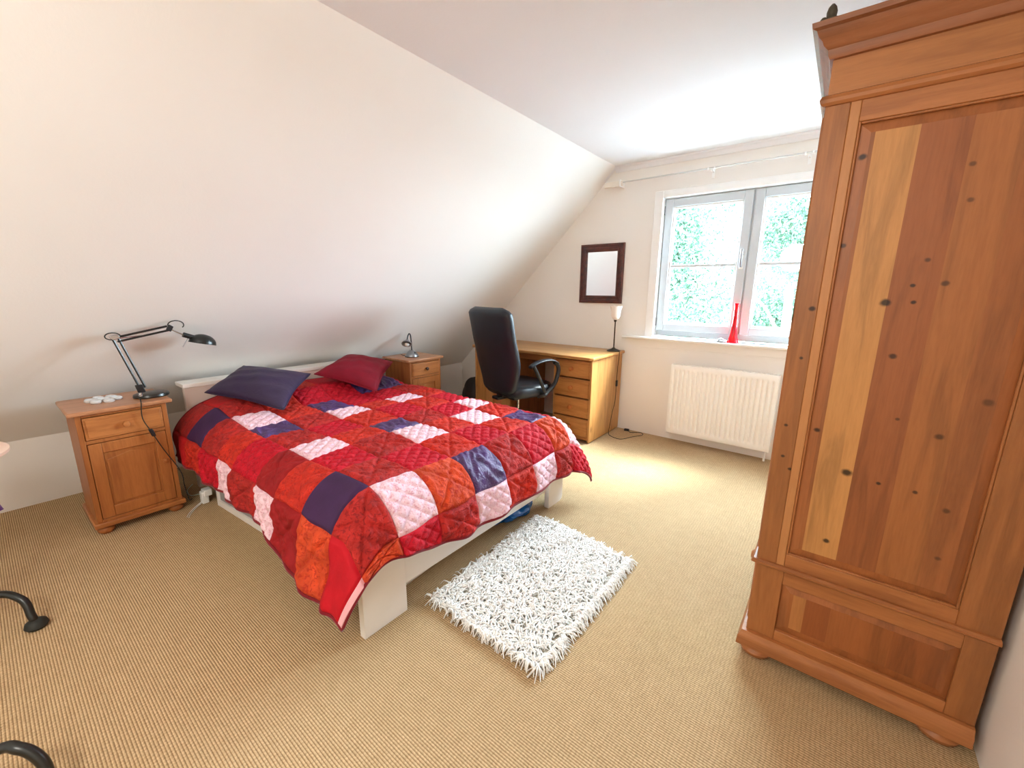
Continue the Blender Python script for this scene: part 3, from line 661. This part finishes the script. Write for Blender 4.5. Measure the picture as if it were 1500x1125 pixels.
cpts = spline([(-1.60, 3.50, .757), (-1.555, 3.52, .757), (-1.532, 3.53, .745), (-1.546, 3.545, .60), (-1.548, 3.545, .44), (-1.548, 3.54, .30), (-1.545, 3.48, .18), (-1.545, 3.455, .09), (-1.54, 3.42, .02), (-1.50, 3.39, .004), (-1.40, 3.37, .004), (-1.34, 3.50, .004), (-1.29, 3.60, .004), (-1.33, 3.655, .004), (-1.40, 3.60, .004), (-1.43, 3.62, .006)], 8)
cc = MB().tube([tq(p) for p in cpts], .0028, 6).build('cord', M_rubber, tl, smooth=True)
MB().obox(tq((-1.545, 3.545, .46)), (.007, 0, 0), (0, .011, 0), (0, 0, .028)).build('cord_switch', M_blackp, tl, bevel=.003)
MB().obox(tq((-1.452, 3.625, .013)), (.022, .004, 0), (-.002, .012, 0), (0, 0, .010)).build('plug', M_blackp, tl, bevel=.004)

# ------------------------------------------------------------------ office chair
ch = thing('office_chair', 'black leather high-back office chair turned to the desk', 'chair', (-2.112, 2.80, 0), math.radians(-13))
m, nt, b = new_mat('black_leather'); M_lea = m
v = coords(nt); nt.links.new(ramp(nt, noise(nt, v, 5, 3), [(.3, lin((14, 20, 28))), (.7, lin((24, 32, 42)))]), b.inputs['Base Color'])
b.inputs['Roughness'].default_value = .42; bump(nt, noise(nt, v, 120, 4), b, .15, .002)
# backrest: rounded, tapering to the base, leaning back (y negative = behind); chair faces +Y
def backrest():
    NZ, NA = 30, 32; P = []
    for i in range(NZ+1):
        k = i/NZ; z = .450+.700*k
        hw = (.198+.068*smooth01(k/.42))*float((1-max(0, (k-.92)/.08)**2*.32))*float(1-max(0, (.08-k)/.08)**2*.35)
        yc = -.215-.02*k-.095*k**1.5+.012*math.sin(PI*min(1, k*1.6))
        t_ = .042*float((1-max(0, (k-.94)/.06)**2*.85))*float(1-max(0, (.05-k)/.05)**2*.8)
        ringp = []
        for a in range(NA):
            an = 2*PI*a/NA; c_, s_ = math.cos(an), math.sin(an)
            px = hw*math.copysign(abs(c_)**.35, c_); py = t_*math.copysign(abs(s_)**.6, s_)
            py += .018*(px/hw)**2*(1 if True else 0)    # wraps forward slightly at the sides
            if s_ > 0: py += .010*math.sin(k*PI*5)*(1-(px/hw)**4)   # horizontal padding on the front
            ringp.append((px, yc+py, z))
        P.append(ringp)
    mb = MB(); n = NA
    mb.add([p for r_ in P for p in r_], [(i*n+a, i*n+(a+1) % n, (i+1)*n+(a+1) % n, (i+1)*n+a) for i in range(NZ) for a in range(n)]+[tuple(range(n))[::-1], tuple(NZ*n+a for a in range(n))])
    return mb
backrest().build('backrest', M_lea, ch, smooth='all')
# seat cushion
def pad(x0, x1, y0, y1, z0, z1, e=.3, K=28):
    mb = MB(); n = K; P = []
    cx, cy = (x0+x1)/2, (y0+y1)/2; hx, hy = (x1-x0)/2, (y1-y0)/2
    for (sc_, z) in ((.0, z0), (.90, z0), (1.0, z0+.02), (1.0, z1-.03), (.93, z1-.006), (.6, z1), (.0, z1-.006)):
        for a in range(n):
            an = 2*PI*a/n; c_, s_ = math.cos(an), math.sin(an)
            P.append((cx+hx*sc_*math.copysign(abs(c_)**e, c_), cy+hy*sc_*math.copysign(abs(s_)**e, s_), z))
    return mb.add(P, [(i*n+a, i*n+(a+1) % n, (i+1)*n+(a+1) % n, (i+1)*n+a) for i in range(6) for a in range(n)])
pad(-.24, .24, -.21, .24, .425, .525, .45).build('seat', M_lea, ch, smooth='all')
B(-.12, .12, -.14, .12, .395, .425).build('seat_plate', M_blackp, ch, bevel=.006)
B(-.04, .04, -.25, -.10, .40, .425).box(-.04, .04, -.20, -.17, .40, .50).build('back_bracket', M_blackp, ch, bevel=.005)
for sx in (-1, 1):
    x = sx*.262
    lo = spline([(x*.80, .04, .425), (x, .06, .440), (x, .09, .455), (x, .175, .52), (x, .215, .61), (x, .21, .67), (x, .17, .705)], 5)
    hi = spline([(x, .075, .450), (x, .035, .53), (x, -.02, .63), (x, -.06, .695)], 5)
    ar = MB().tube(lo, .017, 10).tube(hi, .015, 10).build('armrest', M_blackp, ch, smooth=True)
    ap = spline([(x, -.095, .690), (x, -.06, .708), (x, .03, .728), (x, .13, .726), (x, .20, .695)], 6)
    pd = MB()
    for i in range(len(ap)-1):
        pass
    w_ = .026; rows = [[(p[0]+w_*math.cos(a)*1.0, p[1], p[2]+.012*math.sin(a)) for a in np.linspace(0, 2*PI, 13)] for p in ap]
    pd.grid(rows); pd.f.append(tuple(range(12))); pd.f.append(tuple((len(ap)-1)*13+k for k in range(12)))
    pd.build('arm_pad', M_lea, ar, smooth='all')
MB().lathe([(0, .14), (.026, .14), (.026, .28), (.014, .285), (.014, .397), (0, .397)], (0, 0, 0), 16).build('gas_column', M_chrome, ch, smooth=True)
MB().lathe([(0, .075), (.045, .075), (.045, .11), (.032, .145), (0, .147)], (0, 0, 0), 20).build('hub', M_blackp, ch, smooth=True)
for k in range(5):
    a = math.radians(72*k+20); c_, s_ = math.cos(a), math.sin(a)
    MB().tube([(.03*c_, .03*s_, .105), (.16*c_, .16*s_, .095), (.26*c_, .26*s_, .072)], [.024, .019, .015], 10).build('leg', M_blackp, ch, smooth=True)
    w1 = MB()
    for s2 in (-.012, .012):
        cw = Vector((.26*c_-s_*s2, .26*s_+c_*s2, .025)); 
        ring0 = []
        for q_ in (-.007, .007):
            ring0 += [cw+Vector((-s_, c_, 0))*q_+Vector((c_, s_, 0))*.024*math.cos(b_)+Vector((0, 0, 1))*.024*math.sin(b_) for b_ in np.linspace(0, 2*PI, 17)[:-1]]
        w1.add(ring0, [tuple(range(16))[::-1], tuple(range(16, 32))]+[(i, (i+1) % 16, (i+1) % 16+16, i+16) for i in range(16)])
    w1.tube([(.26*c_, .26*s_, .03), (.26*c_, .26*s_, .075)], .006, 8)
    w1.build('castor', M_blackp, ch, smooth=True)

# ------------------------------------------------------------------ mirror
mr_ = thing('mirror', 'small mirror in a stepped dark mahogany frame on the window wall', 'mirror', (-1.82, YF, 1.437))
m, nt, b = new_mat('mahogany'); M_mah = m
f = noise(nt, coords(nt, (3, 3, 3)), 9, 4); nt.links.new(ramp(nt, f, [(.3, lin((58, 22, 16))), (.7, lin((98, 44, 30)))]), b.inputs['Base Color']); b.inputs['Roughness'].default_value = .3
def picture_frame(w_, h_, steps, m, par, name='frame'):
    mb = MB(); rings = []
    for inset, dep in steps:
        a, b_ = w_/2-inset, h_/2-inset; rings.append([(-a, -dep, -b_), (a, -dep, -b_), (a, -dep, b_), (-a, -dep, b_)])
    n = len(rings); V = [p for r_ in rings for p in r_]
    return mb.add(V, [(i*4+k, i*4+(k+1) % 4, (i+1)*4+(k+1) % 4, (i+1)*4+k) for i in range(n-1) for k in range(4)]).build(name, m, par)
picture_frame(.432, .530, [(0, 0), (0, .018), (.006, .024), (.018, .024), (.022, .016), (.044, .014), (.048, .020), (.060, .020), (.068, .008), (.070, .004)], M_mah, mr_)
m, nt, b = new_mat('mirror_silver'); b.inputs['Metallic'].default_value = 1; b.inputs['Roughness'].default_value = .03; b.inputs['Base Color'].default_value = (.92, .93, .93, 1)
B(-.148, .148, -.006, -.003, -.197, .197).build('mirror_glass', m, mr_)

# ------------------------------------------------------------------ radiator
M_rad = plain('radiator_enamel', (244, 242, 236), .35, var=.015)
rd = thing('radiator', 'white ribbed panel radiator under the window', 'radiator', (-.692, YF, 0))
x0, x1, z0, z1, yf = -1.083, -.302, .088, .685, 3.575
nx = 21; pitch = (x1-x0-.036)/nx
xs = [x0, x0+.016]
prof = []
for k in range(nx):
    a = x0+.018+k*pitch
    for fr_ in (0, .16, .30, .40, .5, .60, .70, .84): xs.append(a+pitch*fr_)
xs += [x1-.018, x1-.016, x1]
zl = [z0, z0+.018]+list(np.linspace(z0+.036, z0+.075, 6))+list(np.linspace(z0+.11, z1-.11, 5))+list(np.linspace(z1-.075, z1-.036, 6))+[z1-.018, z1]
P = []
for x in xs:
    col = []
    ph = ((x-(x0+.018))/pitch) % 1.0 if x0+.017 < x < x1-.017 else 0
    gx = math.exp(-((ph-.5)/.15)**2)
    for z in zl:
        dz = min(z-z0, z1-z); e = float(smooth01(np.array((dz-.036)/.03)))
        col.append((x+.692, yf-YF+.016*gx*e+(.004 if dz < .001 else 0), z))
    P.append(col)
MB().grid(P).build('front_panel', M_rad, rd, smooth='all')
sd_ = MB()
sd_.box(x0+.692, x0+.006+.692, yf-YF, -.025, z0, z1).box(x1-.006+.692, x1+.692, yf-YF, -.025, z0, z1).box(x0+.699, x1+.685, yf-YF+.012, yf-YF+.016, z0, z1-.002).box(x0+.699, x1+.685, -.030, -.025, z0, z1-.004)
sd_.build('side_cover', M_rad, rd, bevel=.002)
gr = MB()
for k in range(26):
    xa = x0+.70+k*(x1-x0-.02)/26; gr.box(xa, xa+.020, yf-YF+.018, -.032, z1-.010, z1-.004)
gr.box(x0+.699, x1+.685, yf-YF+.012, yf-YF+.020, z1-.012, z1-.002).box(x0+.699, x1+.685, -.036, -.028, z1-.012, z1-.002)
gr.build('top_grille', M_rad, rd)
for bxx in (x0+.15, x1-.15): B(bxx-.015+.692, bxx+.015+.692, -.027, -.0005, .20, .60).build('wall_bracket', M_rad, rd)
MB().tube([(x1-.03+.692, -.06, .10), (x1-.03+.692, -.06, .05), (x1-.03+.692, -.06, .0)], .008, 10).build('pipe', M_rad, rd, smooth=True)

# ------------------------------------------------------------------ curtain rod
cr = thing('curtain_rod', 'thin white curtain rod on brackets above the window', 'curtain rod', (-.9, YF, 2.185))
M_rod = plain('pale_rod', (206, 204, 200), .35, metal=.2)
MB().tube([(-.86, -.075, 0), (1.28, -.075, .003)], .0065, 10).build('rod', M_rod, cr, smooth=True)
for bx_ in (-.03, .575, 1.18):
    MB().box(bx_-.010, bx_+.010, -.006, 0, -.055, .025).tube([(bx_, 0, -.01), (bx_, -.04, -.014), (bx_, -.075, -.012)], .006, 8).build('bracket', M_trim, cr, bevel=.0015)
    for dd in (-.022, .022): MB().lathe([(0, -.005), (.011, -.005), (.011, .005), (0, .005)], (bx_+dd, -.075, 0), 14, 'X').build('ring', M_trim, cr, smooth=True)
MB().box(-.90, -.73, -.088, -.062, -.028, .012).build('end_block', plain('pale_wood', (232, 224, 212), .5), cr, bevel=.003)
MB().box(-.755, -.745, -.095, 0, -.035, .018).build('end_bracket', M_trim, cr, bevel=.001)

# ------------------------------------------------------------------ sill ornaments
m, nt, b = new_mat('red_glass'); b.inputs['Base Color'].default_value = lin((240, 8, 28)); b.inputs['Roughness'].default_value = .08
b.inputs['Subsurface Weight'].default_value = .6; b.inputs['Subsurface Radius'].default_value = (.05, .005, .005); b.inputs['Subsurface Scale'].default_value = 1.0
vp = [(0, 0), (.040, 0), (.043, .006), (.036, .020), (.028, .05), (.022, .10), (.018, .16), (.0155, .22), (.015, .27), (.017, .295), (.0195, .305), (.0165, .304), (.012, .27), (.012, .20), (.015, .12), (.020, .05), (0, .02)]
va = MB().lathe(vp, (0, 0, 0), 28).build('vase', m, smooth=True); va.location = (-.655, 3.655, WZ0)
tag(va, 'tall slender red glass vase on the window sill', 'vase')
m, nt, b = new_mat('pale_glass'); b.inputs['Base Color'].default_value = (.80, .84, .9, 1); b.inputs['Roughness'].default_value = .15; b.inputs['Transmission Weight'].default_value = .5
go = MB()
for k, (gx, gy, gr_, gs) in enumerate(((0, 0, .024, 1), (.026, .006, .019, .8), (-.024, .004, .018, .9), (.008, -.018, .017, .7), (-.010, .016, .018, 1.0))):
    prf = [(0, 0)]+[(gr_*math.sin(a), gr_*gs*(1-math.cos(a))*.75) for a in np.linspace(.3, PI-.02, 8)]+[(0, gr_*gs*1.5)]
    go.lathe(prf, (gx, gy, 0), 8)
go = go.build('glass_ornament', m, smooth=True, angle=20); go.location = (-.735, 3.635, WZ0); tag(go, 'small faceted glass ornament beside the red vase', 'ornament')

# ------------------------------------------------------------------ rug
rg = thing('rug', 'white shaggy bedside rug on the carpet', 'rug', (-.925, 1.395, 0))
corners = [(-.272, -.398), (.262, -.392), (.268, .366), (-.284, .430)]
def bil(u, v):
    A, B_, C, D = [Vector((*c, 0)) for c in corners]; return A*(1-u)*(1-v)+B_*u*(1-v)+C*u*v+D*(1-u)*v
K = 16; rows = [[tuple(bil(i/K, j/K)+Vector((0, 0, .006+.002*math.sin(i*1.3+j)))) for j in range(K+1)] for i in range(K+1)]
rb = MB().grid(rows); rb.v += [(x, y, 0.0005) for x, y, z in rb.v]; n0 = (K+1)**2; rb.f += [tuple(i+n0 for i in f) for f in list(rb.f)]
bo_ = [i*(K+1) for i in range(K+1)]+[K*(K+1)+j for j in range(1, K+1)]+[i*(K+1)+K for i in range(K-1, -1, -1)]+[j for j in range(K-1, 0, -1)]
rb.f += [(bo_[i], bo_[(i+1) % len(bo_)], bo_[(i+1) % len(bo_)]+n0, bo_[i]+n0) for i in range(len(bo_))]
M_shag = plain('shag_yarn', (248, 247, 244), .85, var=.05, vs_=25)
rb.build('backing', plain('rug_backing', (208, 200, 184), .9), rg)
nT = 5600; R_ = np.random.default_rng(3); V = []; F = []
for k in range(nT):
    u, v_ = R_.random(), R_.random()
    if k % 6 == 0:      # crowd the edges
        if R_.random() < .5: u = R_.choice([.008, .992])
        else: v_ = R_.choice([.008, .992])
    p = bil(u, v_)+Vector((0, 0, .006)); a = R_.normal(-.5, 1.15)+.9*math.sin(u*7+v_*5); L = .026+.022*R_.random(); wd = .0036+.0022*R_.random()
    if u > .97: a = R_.normal(-.2, .35); L *= 1.35
    dx_, dy_ = math.cos(a), math.sin(a); cv_ = R_.normal(0, .5)
    hgt = .010+.010*R_.random(); base = len(V)
    for q_, (fl, zz) in enumerate(((0, 0), (.30, hgt), (.68, hgt*1.15), (1.0, hgt*.45 if 0.02 < u < .98 and .02 < v_ < .98 else -.002))):
        aa = a+cv_*fl; c_ = p+Vector((math.cos(aa), math.sin(aa), 0))*L*fl+Vector((0, 0, zz)); ww = wd*(1-.55*fl)
        sx_, sy_ = -math.sin(aa)*ww, math.cos(aa)*ww
        V += [(c_.x+sx_, c_.y+sy_, c_.z), (c_.x-sx_, c_.y-sy_, c_.z), (c_.x, c_.y, c_.z+ww*1.2)]
    for q_ in range(3):
        b0 = base+q_*3
        for e in range(3): F.append((b0+e, b0+(e+1) % 3, b0+3+(e+1) % 3, b0+3+e))
me = bpy.data.meshes.new('shaggy_pile'); me.from_pydata(V, [], F); me.materials.append(M_shag); me.polygons.foreach_set('use_smooth', [True]*len(F))
o = bpy.data.objects.new('shaggy_pile', me); COL.objects.link(o); o.parent = rg; o['kind'] = 'stuff'

# ------------------------------------------------------------------ wardrobe
wd_ = thing('wardrobe', 'tall antique pine wardrobe with drawer and cornice at the right', 'wardrobe', (-.118, 1.53, 0))
ox, oy = .118, -1.53
X0, X1, Y0, Y1 = -.118, .448, 1.533, 2.56
def wp(name, x0, x1, y0, y1, z0, z1, m=P_z, bevel=.002, par=wd_, **kw): return B(x0+ox, x1+ox, y0+oy, y1+oy, z0, z1).build(name, m, par, bevel=bevel, **kw)
KN = [(-.019, 1.63, .007, .8), (-.028, 1.404, .005, .7), (-.075, 1.229, .006, .8), (.085, 1.25, .008, .95), (.122, 1.106, .006, .7), (.151, 1.359, .005, .6), (.133, 1.295, .004, .8), (.141, 1.252, .004, .8), (.193, 1.3, .006, .6),
      (.075, .751, .009, 1), (.056, .516, .006, .95), (.148, .738, .004, .8), (.226, .735, .004, .7), (.247, .902, .007, .6), (.317, 1.008, .008, .45), (.159, .934, .004, .6), (-.014, .865, .006, .8), (.204, 1.497, .005, .5),
      (-.082, 1.081, .004, .8), (-.094, .866, .004, .8), (-.09, .763, .004, .9), (-.066, .725, .004, .8), (.293, .702, .006, .5), (.194, 1.579, .005, .5), (.36, 1.2, .006, .5), (.30, .56, .005, .5)]
KNO = [(a+ox, b_, r*1.25, min(1, d_*1.1+.1)) for a, b_, r, d_ in KN]
def wpine(name, c, seed, kn=True): return pine(name, c, tuple(int(v_*.72) for v_ in c), 'Z', seed=seed, knots=[k for k in KNO], contrast=.9) if kn else pine(name, c, PD, 'Z', seed=seed)
Wst = wpine('wardrobe_stile', (164, 106, 60), 21)
Wlight = pine('wardrobe_stile_light', (180, 124, 76), (150, 96, 54), 'Z', seed=22, contrast=.6)
boards = [(-.039, .000, (156, 96, 54)), (.000, .088, (190, 136, 80)), (.088, .182, (152, 91, 52)), (.182, .272, (163, 103, 57)), (.272, .362, (155, 95, 53))]
pz0, pz1 = .431, 1.717
# side: stiles, rails, boarded panel set back
wp('stile', X0, -.062, Y0, Y0+.022, .385, 1.77, Wst); wp('stile', -.062, -.039, Y0-.0006, Y0+.022, .385, 1.77, Wlight); wp('stile', .362, X1, Y0, Y0+.022, .385, 1.77, Wst)
wp('rail', -.039, .362, Y0, Y0+.022, pz1, 1.77, P_x); wp('rail', -.039, .362, Y0, Y0+.022, .385, pz0, P_x)
def fielded(tag_, x0, x1, z0, z1, mg, bds, seed):
    mt_ = wpine('wardrobe_margin'+tag_, (160, 98, 55), seed)
    yo, yi = Y0+.013+oy, Y0+.0065+oy
    o4 = [(x0, z0), (x1, z0), (x1, z1), (x0, z1)]; i4 = [(x0+mg, z0+mg), (x1-mg, z0+mg), (x1-mg, z1-mg), (x0+mg, z1-mg)]
    V = [(x+ox, yo, z) for x, z in o4]+[(x+ox, yi, z) for x, z in i4]
    MB().add(V, [(k, (k+1) % 4, (k+1) % 4+4, k+4) for k in range(4)]).build('panel_margin', mt_, wd_)
    for k, (a, b_, c) in enumerate(bds):
        a = max(a, x0+mg); b_ = min(b_, x1-mg)
        wp('board', a, b_, Y0+.0058, Y0+.016, z0+mg, z1-mg, wpine('wardrobe_board%s_%d' % (tag_, k), c, seed+1+k), 0)
fielded('', -.039, .362, pz0, pz1, .030, boards, 30)
mo = MB()     # bead round the panel
for (a, b_, c, d_) in ((-.039, -.033, pz0, pz1), (.356, .362, pz0, pz1), (-.033, .356, pz0, pz0+.006), (-.033, .356, pz1-.006, pz1)): mo.box(a+ox, b_+ox, Y0+.002+oy, Y0+.012+oy, c, d_)
mo.build('panel_bead', P_z, wd_, bevel=.002)
# body core, back, far side, roof
wp('back', X1-.012, X1, Y0+.022, Y1-.022, .09, 1.78); wp('far_side', X0, X1, Y1-.022, Y1, .09, 1.78); wp('floor_board', X0+.02, X1-.012, Y0+.022, Y1-.022, .36, .385, P_x)
# lower part
wp('lower_stile', X0, -.036, Y0, Y0+.022, .10, .37, Wst); wp('lower_stile', .385, X1, Y0, Y0+.022, .10, .37, Wst)
wp('lower_rail', -.036, .385, Y0, Y0+.022, .318, .37, P_x); wp('lower_rail', -.036, .385, Y0, Y0+.022, .10, .138, P_x)
fielded('_low', -.036, .385, .138, .318, .026, [(-.036, .0, (162, 100, 56)), (.0, .035, (178, 120, 70)), (.035, .10, (146, 84, 46)), (.10, .25, (158, 95, 52)), (.25, .385, (148, 87, 48))], 41)
def band(name, prof, m):
    """moulding: (outset, z) profile swept round front, side and far side with mitred corners"""
    mb = MB(); rings = [[(X0-o_, Y0-o_), (X1, Y0-o_), (X1, Y1+o_), (X0-o_, Y1+o_)] for o_, z in prof]
    V = [(x+ox, y+oy, prof[i][1]) for i, r_ in enumerate(rings) for x, y in r_]; n = len(prof)
    F = [(i*4+k, i*4+(k+1) % 4, (i+1)*4+(k+1) % 4, (i+1)*4+k) for i in range(n-1) for k in range(4)]+[(0, 1, 2, 3), ((n-1)*4, (n-1)*4+1, (n-1)*4+2, (n-1)*4+3)]
    return mb.add(V, F).build(name, m, wd_, smooth=True, angle=30)
band('base_moulding', [(0, .10), (.012, .098), (.016, .085), (.022, .075), (.024, .045), (.020, .042)], P_x)
band('waist_moulding', [(0, .368), (.008, .369), (.014, .374), (.014, .381), (.008, .386), (0, .387)], P_x)
band('neck_moulding', [(0, 1.768), (.006, 1.769), (.012, 1.775), (.014, 1.783), (.010, 1.792), (.003, 1.796), (0, 1.797)], P_x)
band('frieze', [(-.002, 1.795), (-.002, 1.890)], pine('wardrobe_frieze', (172, 114, 66), (132, 82, 46), 'X', seed=25, contrast=.7))
band('cornice', [(-.004, 1.880), (.006, 1.882), (.010, 1.890), (.012, 1.903), (.022, 1.912), (.026, 1.922), (.034, 1.930), (.040, 1.944), (.050, 1.948), (.052, 1.960), (-.01, 1.962)], pine('wardrobe_cornice', (150, 94, 58), (110, 66, 38), 'X', seed=26))
# front: two doors and a drawer, facing the bed side
ym = (Y0+Y1)/2
for (a, b_, ky) in ((Y0+.035, ym-.002, ym-.04), (ym+.002, Y1-.035, ym+.04)):
    do = wp('door', X0-.006, X0+.016, a, b_, .405, 1.755, P_z, .003); wp('door_panel', X0-.0105, X0-.005, a+.08, b_-.08, .48, 1.68, P_z, .004, do)
    MB().lathe([(0, 0), (.012, 0), (.010, .010), (.018, .018), (.019, .026), (0, .034)][0:6], (0, 0, 0), 14, 'X').build('knob', P_z, do, smooth=True).location = (X0-.009+ox, ky+oy, 1.1)
    do.children[-1].rotation_euler = (0, 0, PI)
wp('corner_post', X0, X0+.02, Y0+.022, Y0+.034, .10, 1.77, P_z); wp('corner_post', X0, X0+.02, Y1-.034, Y1-.022, .10, 1.77, P_z)
dr = wp('drawer', X0-.006, X0+.016, Y0+.038, Y1-.038, .118, .355, P_y, .003)
for ky in (Y0+.27, Y1-.27):
    k_ = MB().lathe([(0, 0), (.013, 0), (.010, .010), (.020, .020), (.021, .028), (.012, .036), (0, .037)], (0, 0, 0), 16, 'X').build('knob', P_z, dr, smooth=True); k_.location = (X0-.005+ox, ky+oy, .238); k_.rotation_euler = (0, 0, PI)
for fx in (X0+.035, X1-.06):
    for fy in (Y0+.03, Y1-.05):
        MB().lathe([(0, 0), (.034, 0), (.048, .012), (.052, .024), (.046, .036), (.038, .043), (0, .043)], (fx+ox, fy+oy, 0), 22).build('bun_foot', P_x, wd_, smooth=True)

# dark carved ornament on top of the wardrobe
orn = thing('ornament', 'small dark carved wooden ornament on top of the wardrobe corner', 'ornament', (-.135, 1.502, 1.962))
orn.scale = (.8, .8, .58)
Mo = plain('dark_carved_wood', (62, 54, 38), .6, var=.3, bmp=.4, bscale=80)
ob = MB().lathe([(0, 0), (.010, .003), (.017, .014), (.0185, .03), (.014, .048), (.006, .060), (0, .062)], (.004, 0, .004), 18, sx=.8).build('body', Mo, orn, smooth=True)
MB().lathe([(0, 0), (.008, .004), (.010, .010), (.006, .017), (0, .019)], (-.016, 0, .003), 14).build('head', Mo, orn, smooth=True)
MB().lathe([(0, 0), (.022, 0), (.022, .005), (0, .005)], (0, 0, 0), 18, sx=1.3).build('base', Mo, orn, smooth=True)

# ------------------------------------------------------------------ loose things on the floor
def crumple(name, c, rx, ry, rz, m, seed, amp=.25, sub=4):
    bm = bmesh.new(); bmesh.ops.create_icosphere(bm, subdivisions=sub, radius=1); R_ = np.random.default_rng(seed)
    ks = R_.normal(size=(14, 3))*3.2; ph = R_.random(14)*6
    for v_ in bm.verts:
        q_ = np.array(v_.co); s_ = sum(abs(math.sin(float(ks[i] @ q_+ph[i]))) for i in range(14))/14-.6
        v_.co = v_.co*(1+amp*2*s_); v_.co.x *= rx; v_.co.y *= ry; v_.co.z = max(-1, v_.co.z*1.0)*rz
        if v_.co.z < -rz*.75: v_.co.z = -rz*.75
    me = bpy.data.meshes.new(name); bm.to_mesh(me); bm.free(); me.materials.append(m)
    zmin = min(v_.co.z for v_ in me.vertices)
    for v_ in me.vertices: v_.co.z -= zmin
    o = bpy.data.objects.new(name, me); COL.objects.link(o); o.location = c; me.polygons.foreach_set('use_smooth', [True]*len(me.polygons)); me.set_sharp_from_angle(angle=math.radians(25)); return o
m, nt, b = new_mat('blue_plastic_film'); b.inputs['Base Color'].default_value = lin((10, 92, 168)); b.inputs['Roughness'].default_value = .25
tag(crumple('plastic_bag', (-1.40, 1.76, 0), .12, .19, .062, m, 5, .42), 'crumpled blue plastic bag under the foot of the bed', 'bag')
bk_ = thing('bag', 'dark brown bag with a looped handle on the floor left of the desk', 'bag', (-3.06, 3.28, 0))
Mb = plain('dark_bag_leather', (34, 24, 22), .6, var=.2)
bb = crumple('body', (0, 0, 0), .15, .13, .20, Mb, 9, .16); bb.parent = bk_
MB().tube(spline([(.06, -.05, .24), (.07, -.06, .36), (.11, -.04, .40), (.14, -.02, .36), (.13, -.02, .26)], 6), .008, 8).build('handle', Mb, bk_, smooth=True)
# white power adaptor and its cables
pa = thing('power_adaptor', 'white power adaptor with white cables on the carpet by the bed', 'adaptor', (-2.90, .70, 0))
Mw = plain('white_plastic', (236, 238, 236), .35)
B(-.022, .022, -.018, .018, 0, .075).box(-.028, .028, -.006, .036, .045, .085).build('body', Mw, pa, bevel=.005)
MB().tube(spline([(.0, -.02, .01), (.03, -.06, .004), (.08, -.10, .003), (.125, -.125, .003)], 8), .0022, 6).tube(spline([(.01, -.02, .008), (.045, -.06, .004), (.10, -.10, .003), (.14, -.12, .003)], 8), .0022, 6).build('cable', Mw, pa, smooth=True)
MB().tube(spline([(-.02, .01, .05), (-.08, .0, .03), (-.16, -.03, .006), (-.26, -.02, .004), (-.34, .03, .004)], 8), .0022, 6).build('wall_cable', plain('pale_green_cable', (196, 214, 200), .5), pa, smooth=True)

# ------------------------------------------------------------------ things cut off by the left edge
st = thing('clothes_rack', 'black tubular metal rack with rounded rubber feet at the lower left', 'clothes rack', (-2.0, -.20, 0))
def rk(p): return (p[0]+2.0, p[1]+.20, p[2])
MB().tube([rk(p) for p in spline([(-2.38, -.62, .13), (-2.38, -.36, .14), (-2.375, -.13, .138), (-2.31, -.055, .113), (-2.272, -.040, .05), (-2.265, -.036, .03)], 8)], .013, 12).build('leg', M_black, st, smooth=True)
MB().lathe([(0, 0), (.026, .001), (.034, .012), (.030, .026), (.016, .036), (0, .037)], rk((-2.260, -.034, 0)), 20).build('rubber_foot', M_rubber, st, smooth=True)
MB().tube([rk(p) for p in spline([(-1.53, -.62, .13), (-1.53, -.36, .14), (-1.515, -.15, .142), (-1.478, -.10, .138), (-1.445, -.072, .10), (-1.425, -.066, .05), (-1.42, -.066, .03)], 8)], .013, 12).build('leg', M_black, st, smooth=True)
MB().lathe([(0, 0), (.026, .001), (.034, .012), (.030, .026), (.016, .036), (0, .037)], rk((-1.418, -.066, 0)), 20).build('rubber_foot', M_rubber, st, smooth=True)
MB().tube([rk((-2.38, -.50, .14)), rk((-1.53, -.50, .14))], .012, 12).tube([rk((-1.915, -.50, .14)), rk((-1.915, -.50, 1.3))], .012, 12).build('frame', M_black, st, smooth=True)
stb = thing('side_table', 'pale wooden table top with rounded edge at the left frame edge', 'table', (-2.62, -.20, 0))
MB().lathe([(0, .615), (.205, .615), (.215, .622), (.216, .634), (.206, .642), (0, .642)], (0, 0, 0), 48).build('top', plain('pale_birch', (226, 190, 168), .4), stb, smooth=True)
for a in (1.0, 3.1, 5.2): MB().tube([(.10*math.cos(a), .10*math.sin(a)-.03, .615), (.13*math.cos(a), .13*math.sin(a)-.05, 0)], .014, 10).build('leg', plain('pale_birch', (226, 190, 168)), stb, smooth=True)
cl = MB(); rows = []
for i in range(25):
    a = i/24; rows.append([(-2.92+.012*math.sin(a*22+z_*3), -.30+a*(.250-.10*z_), .27+z_*.36) for z_ in np.linspace(0, 1, 10)])
cl.grid(rows); cl_o = cl.build('hanging_cloth', fabric('purple_cloth', (120, 60, 150), wrinkle=.3), smooth='all'); so2 = cl_o.modifiers.new('thick', 'SOLIDIFY'); so2.thickness = .006
tag(cl_o, 'strip of purple cloth hanging at the left frame edge', 'cloth')
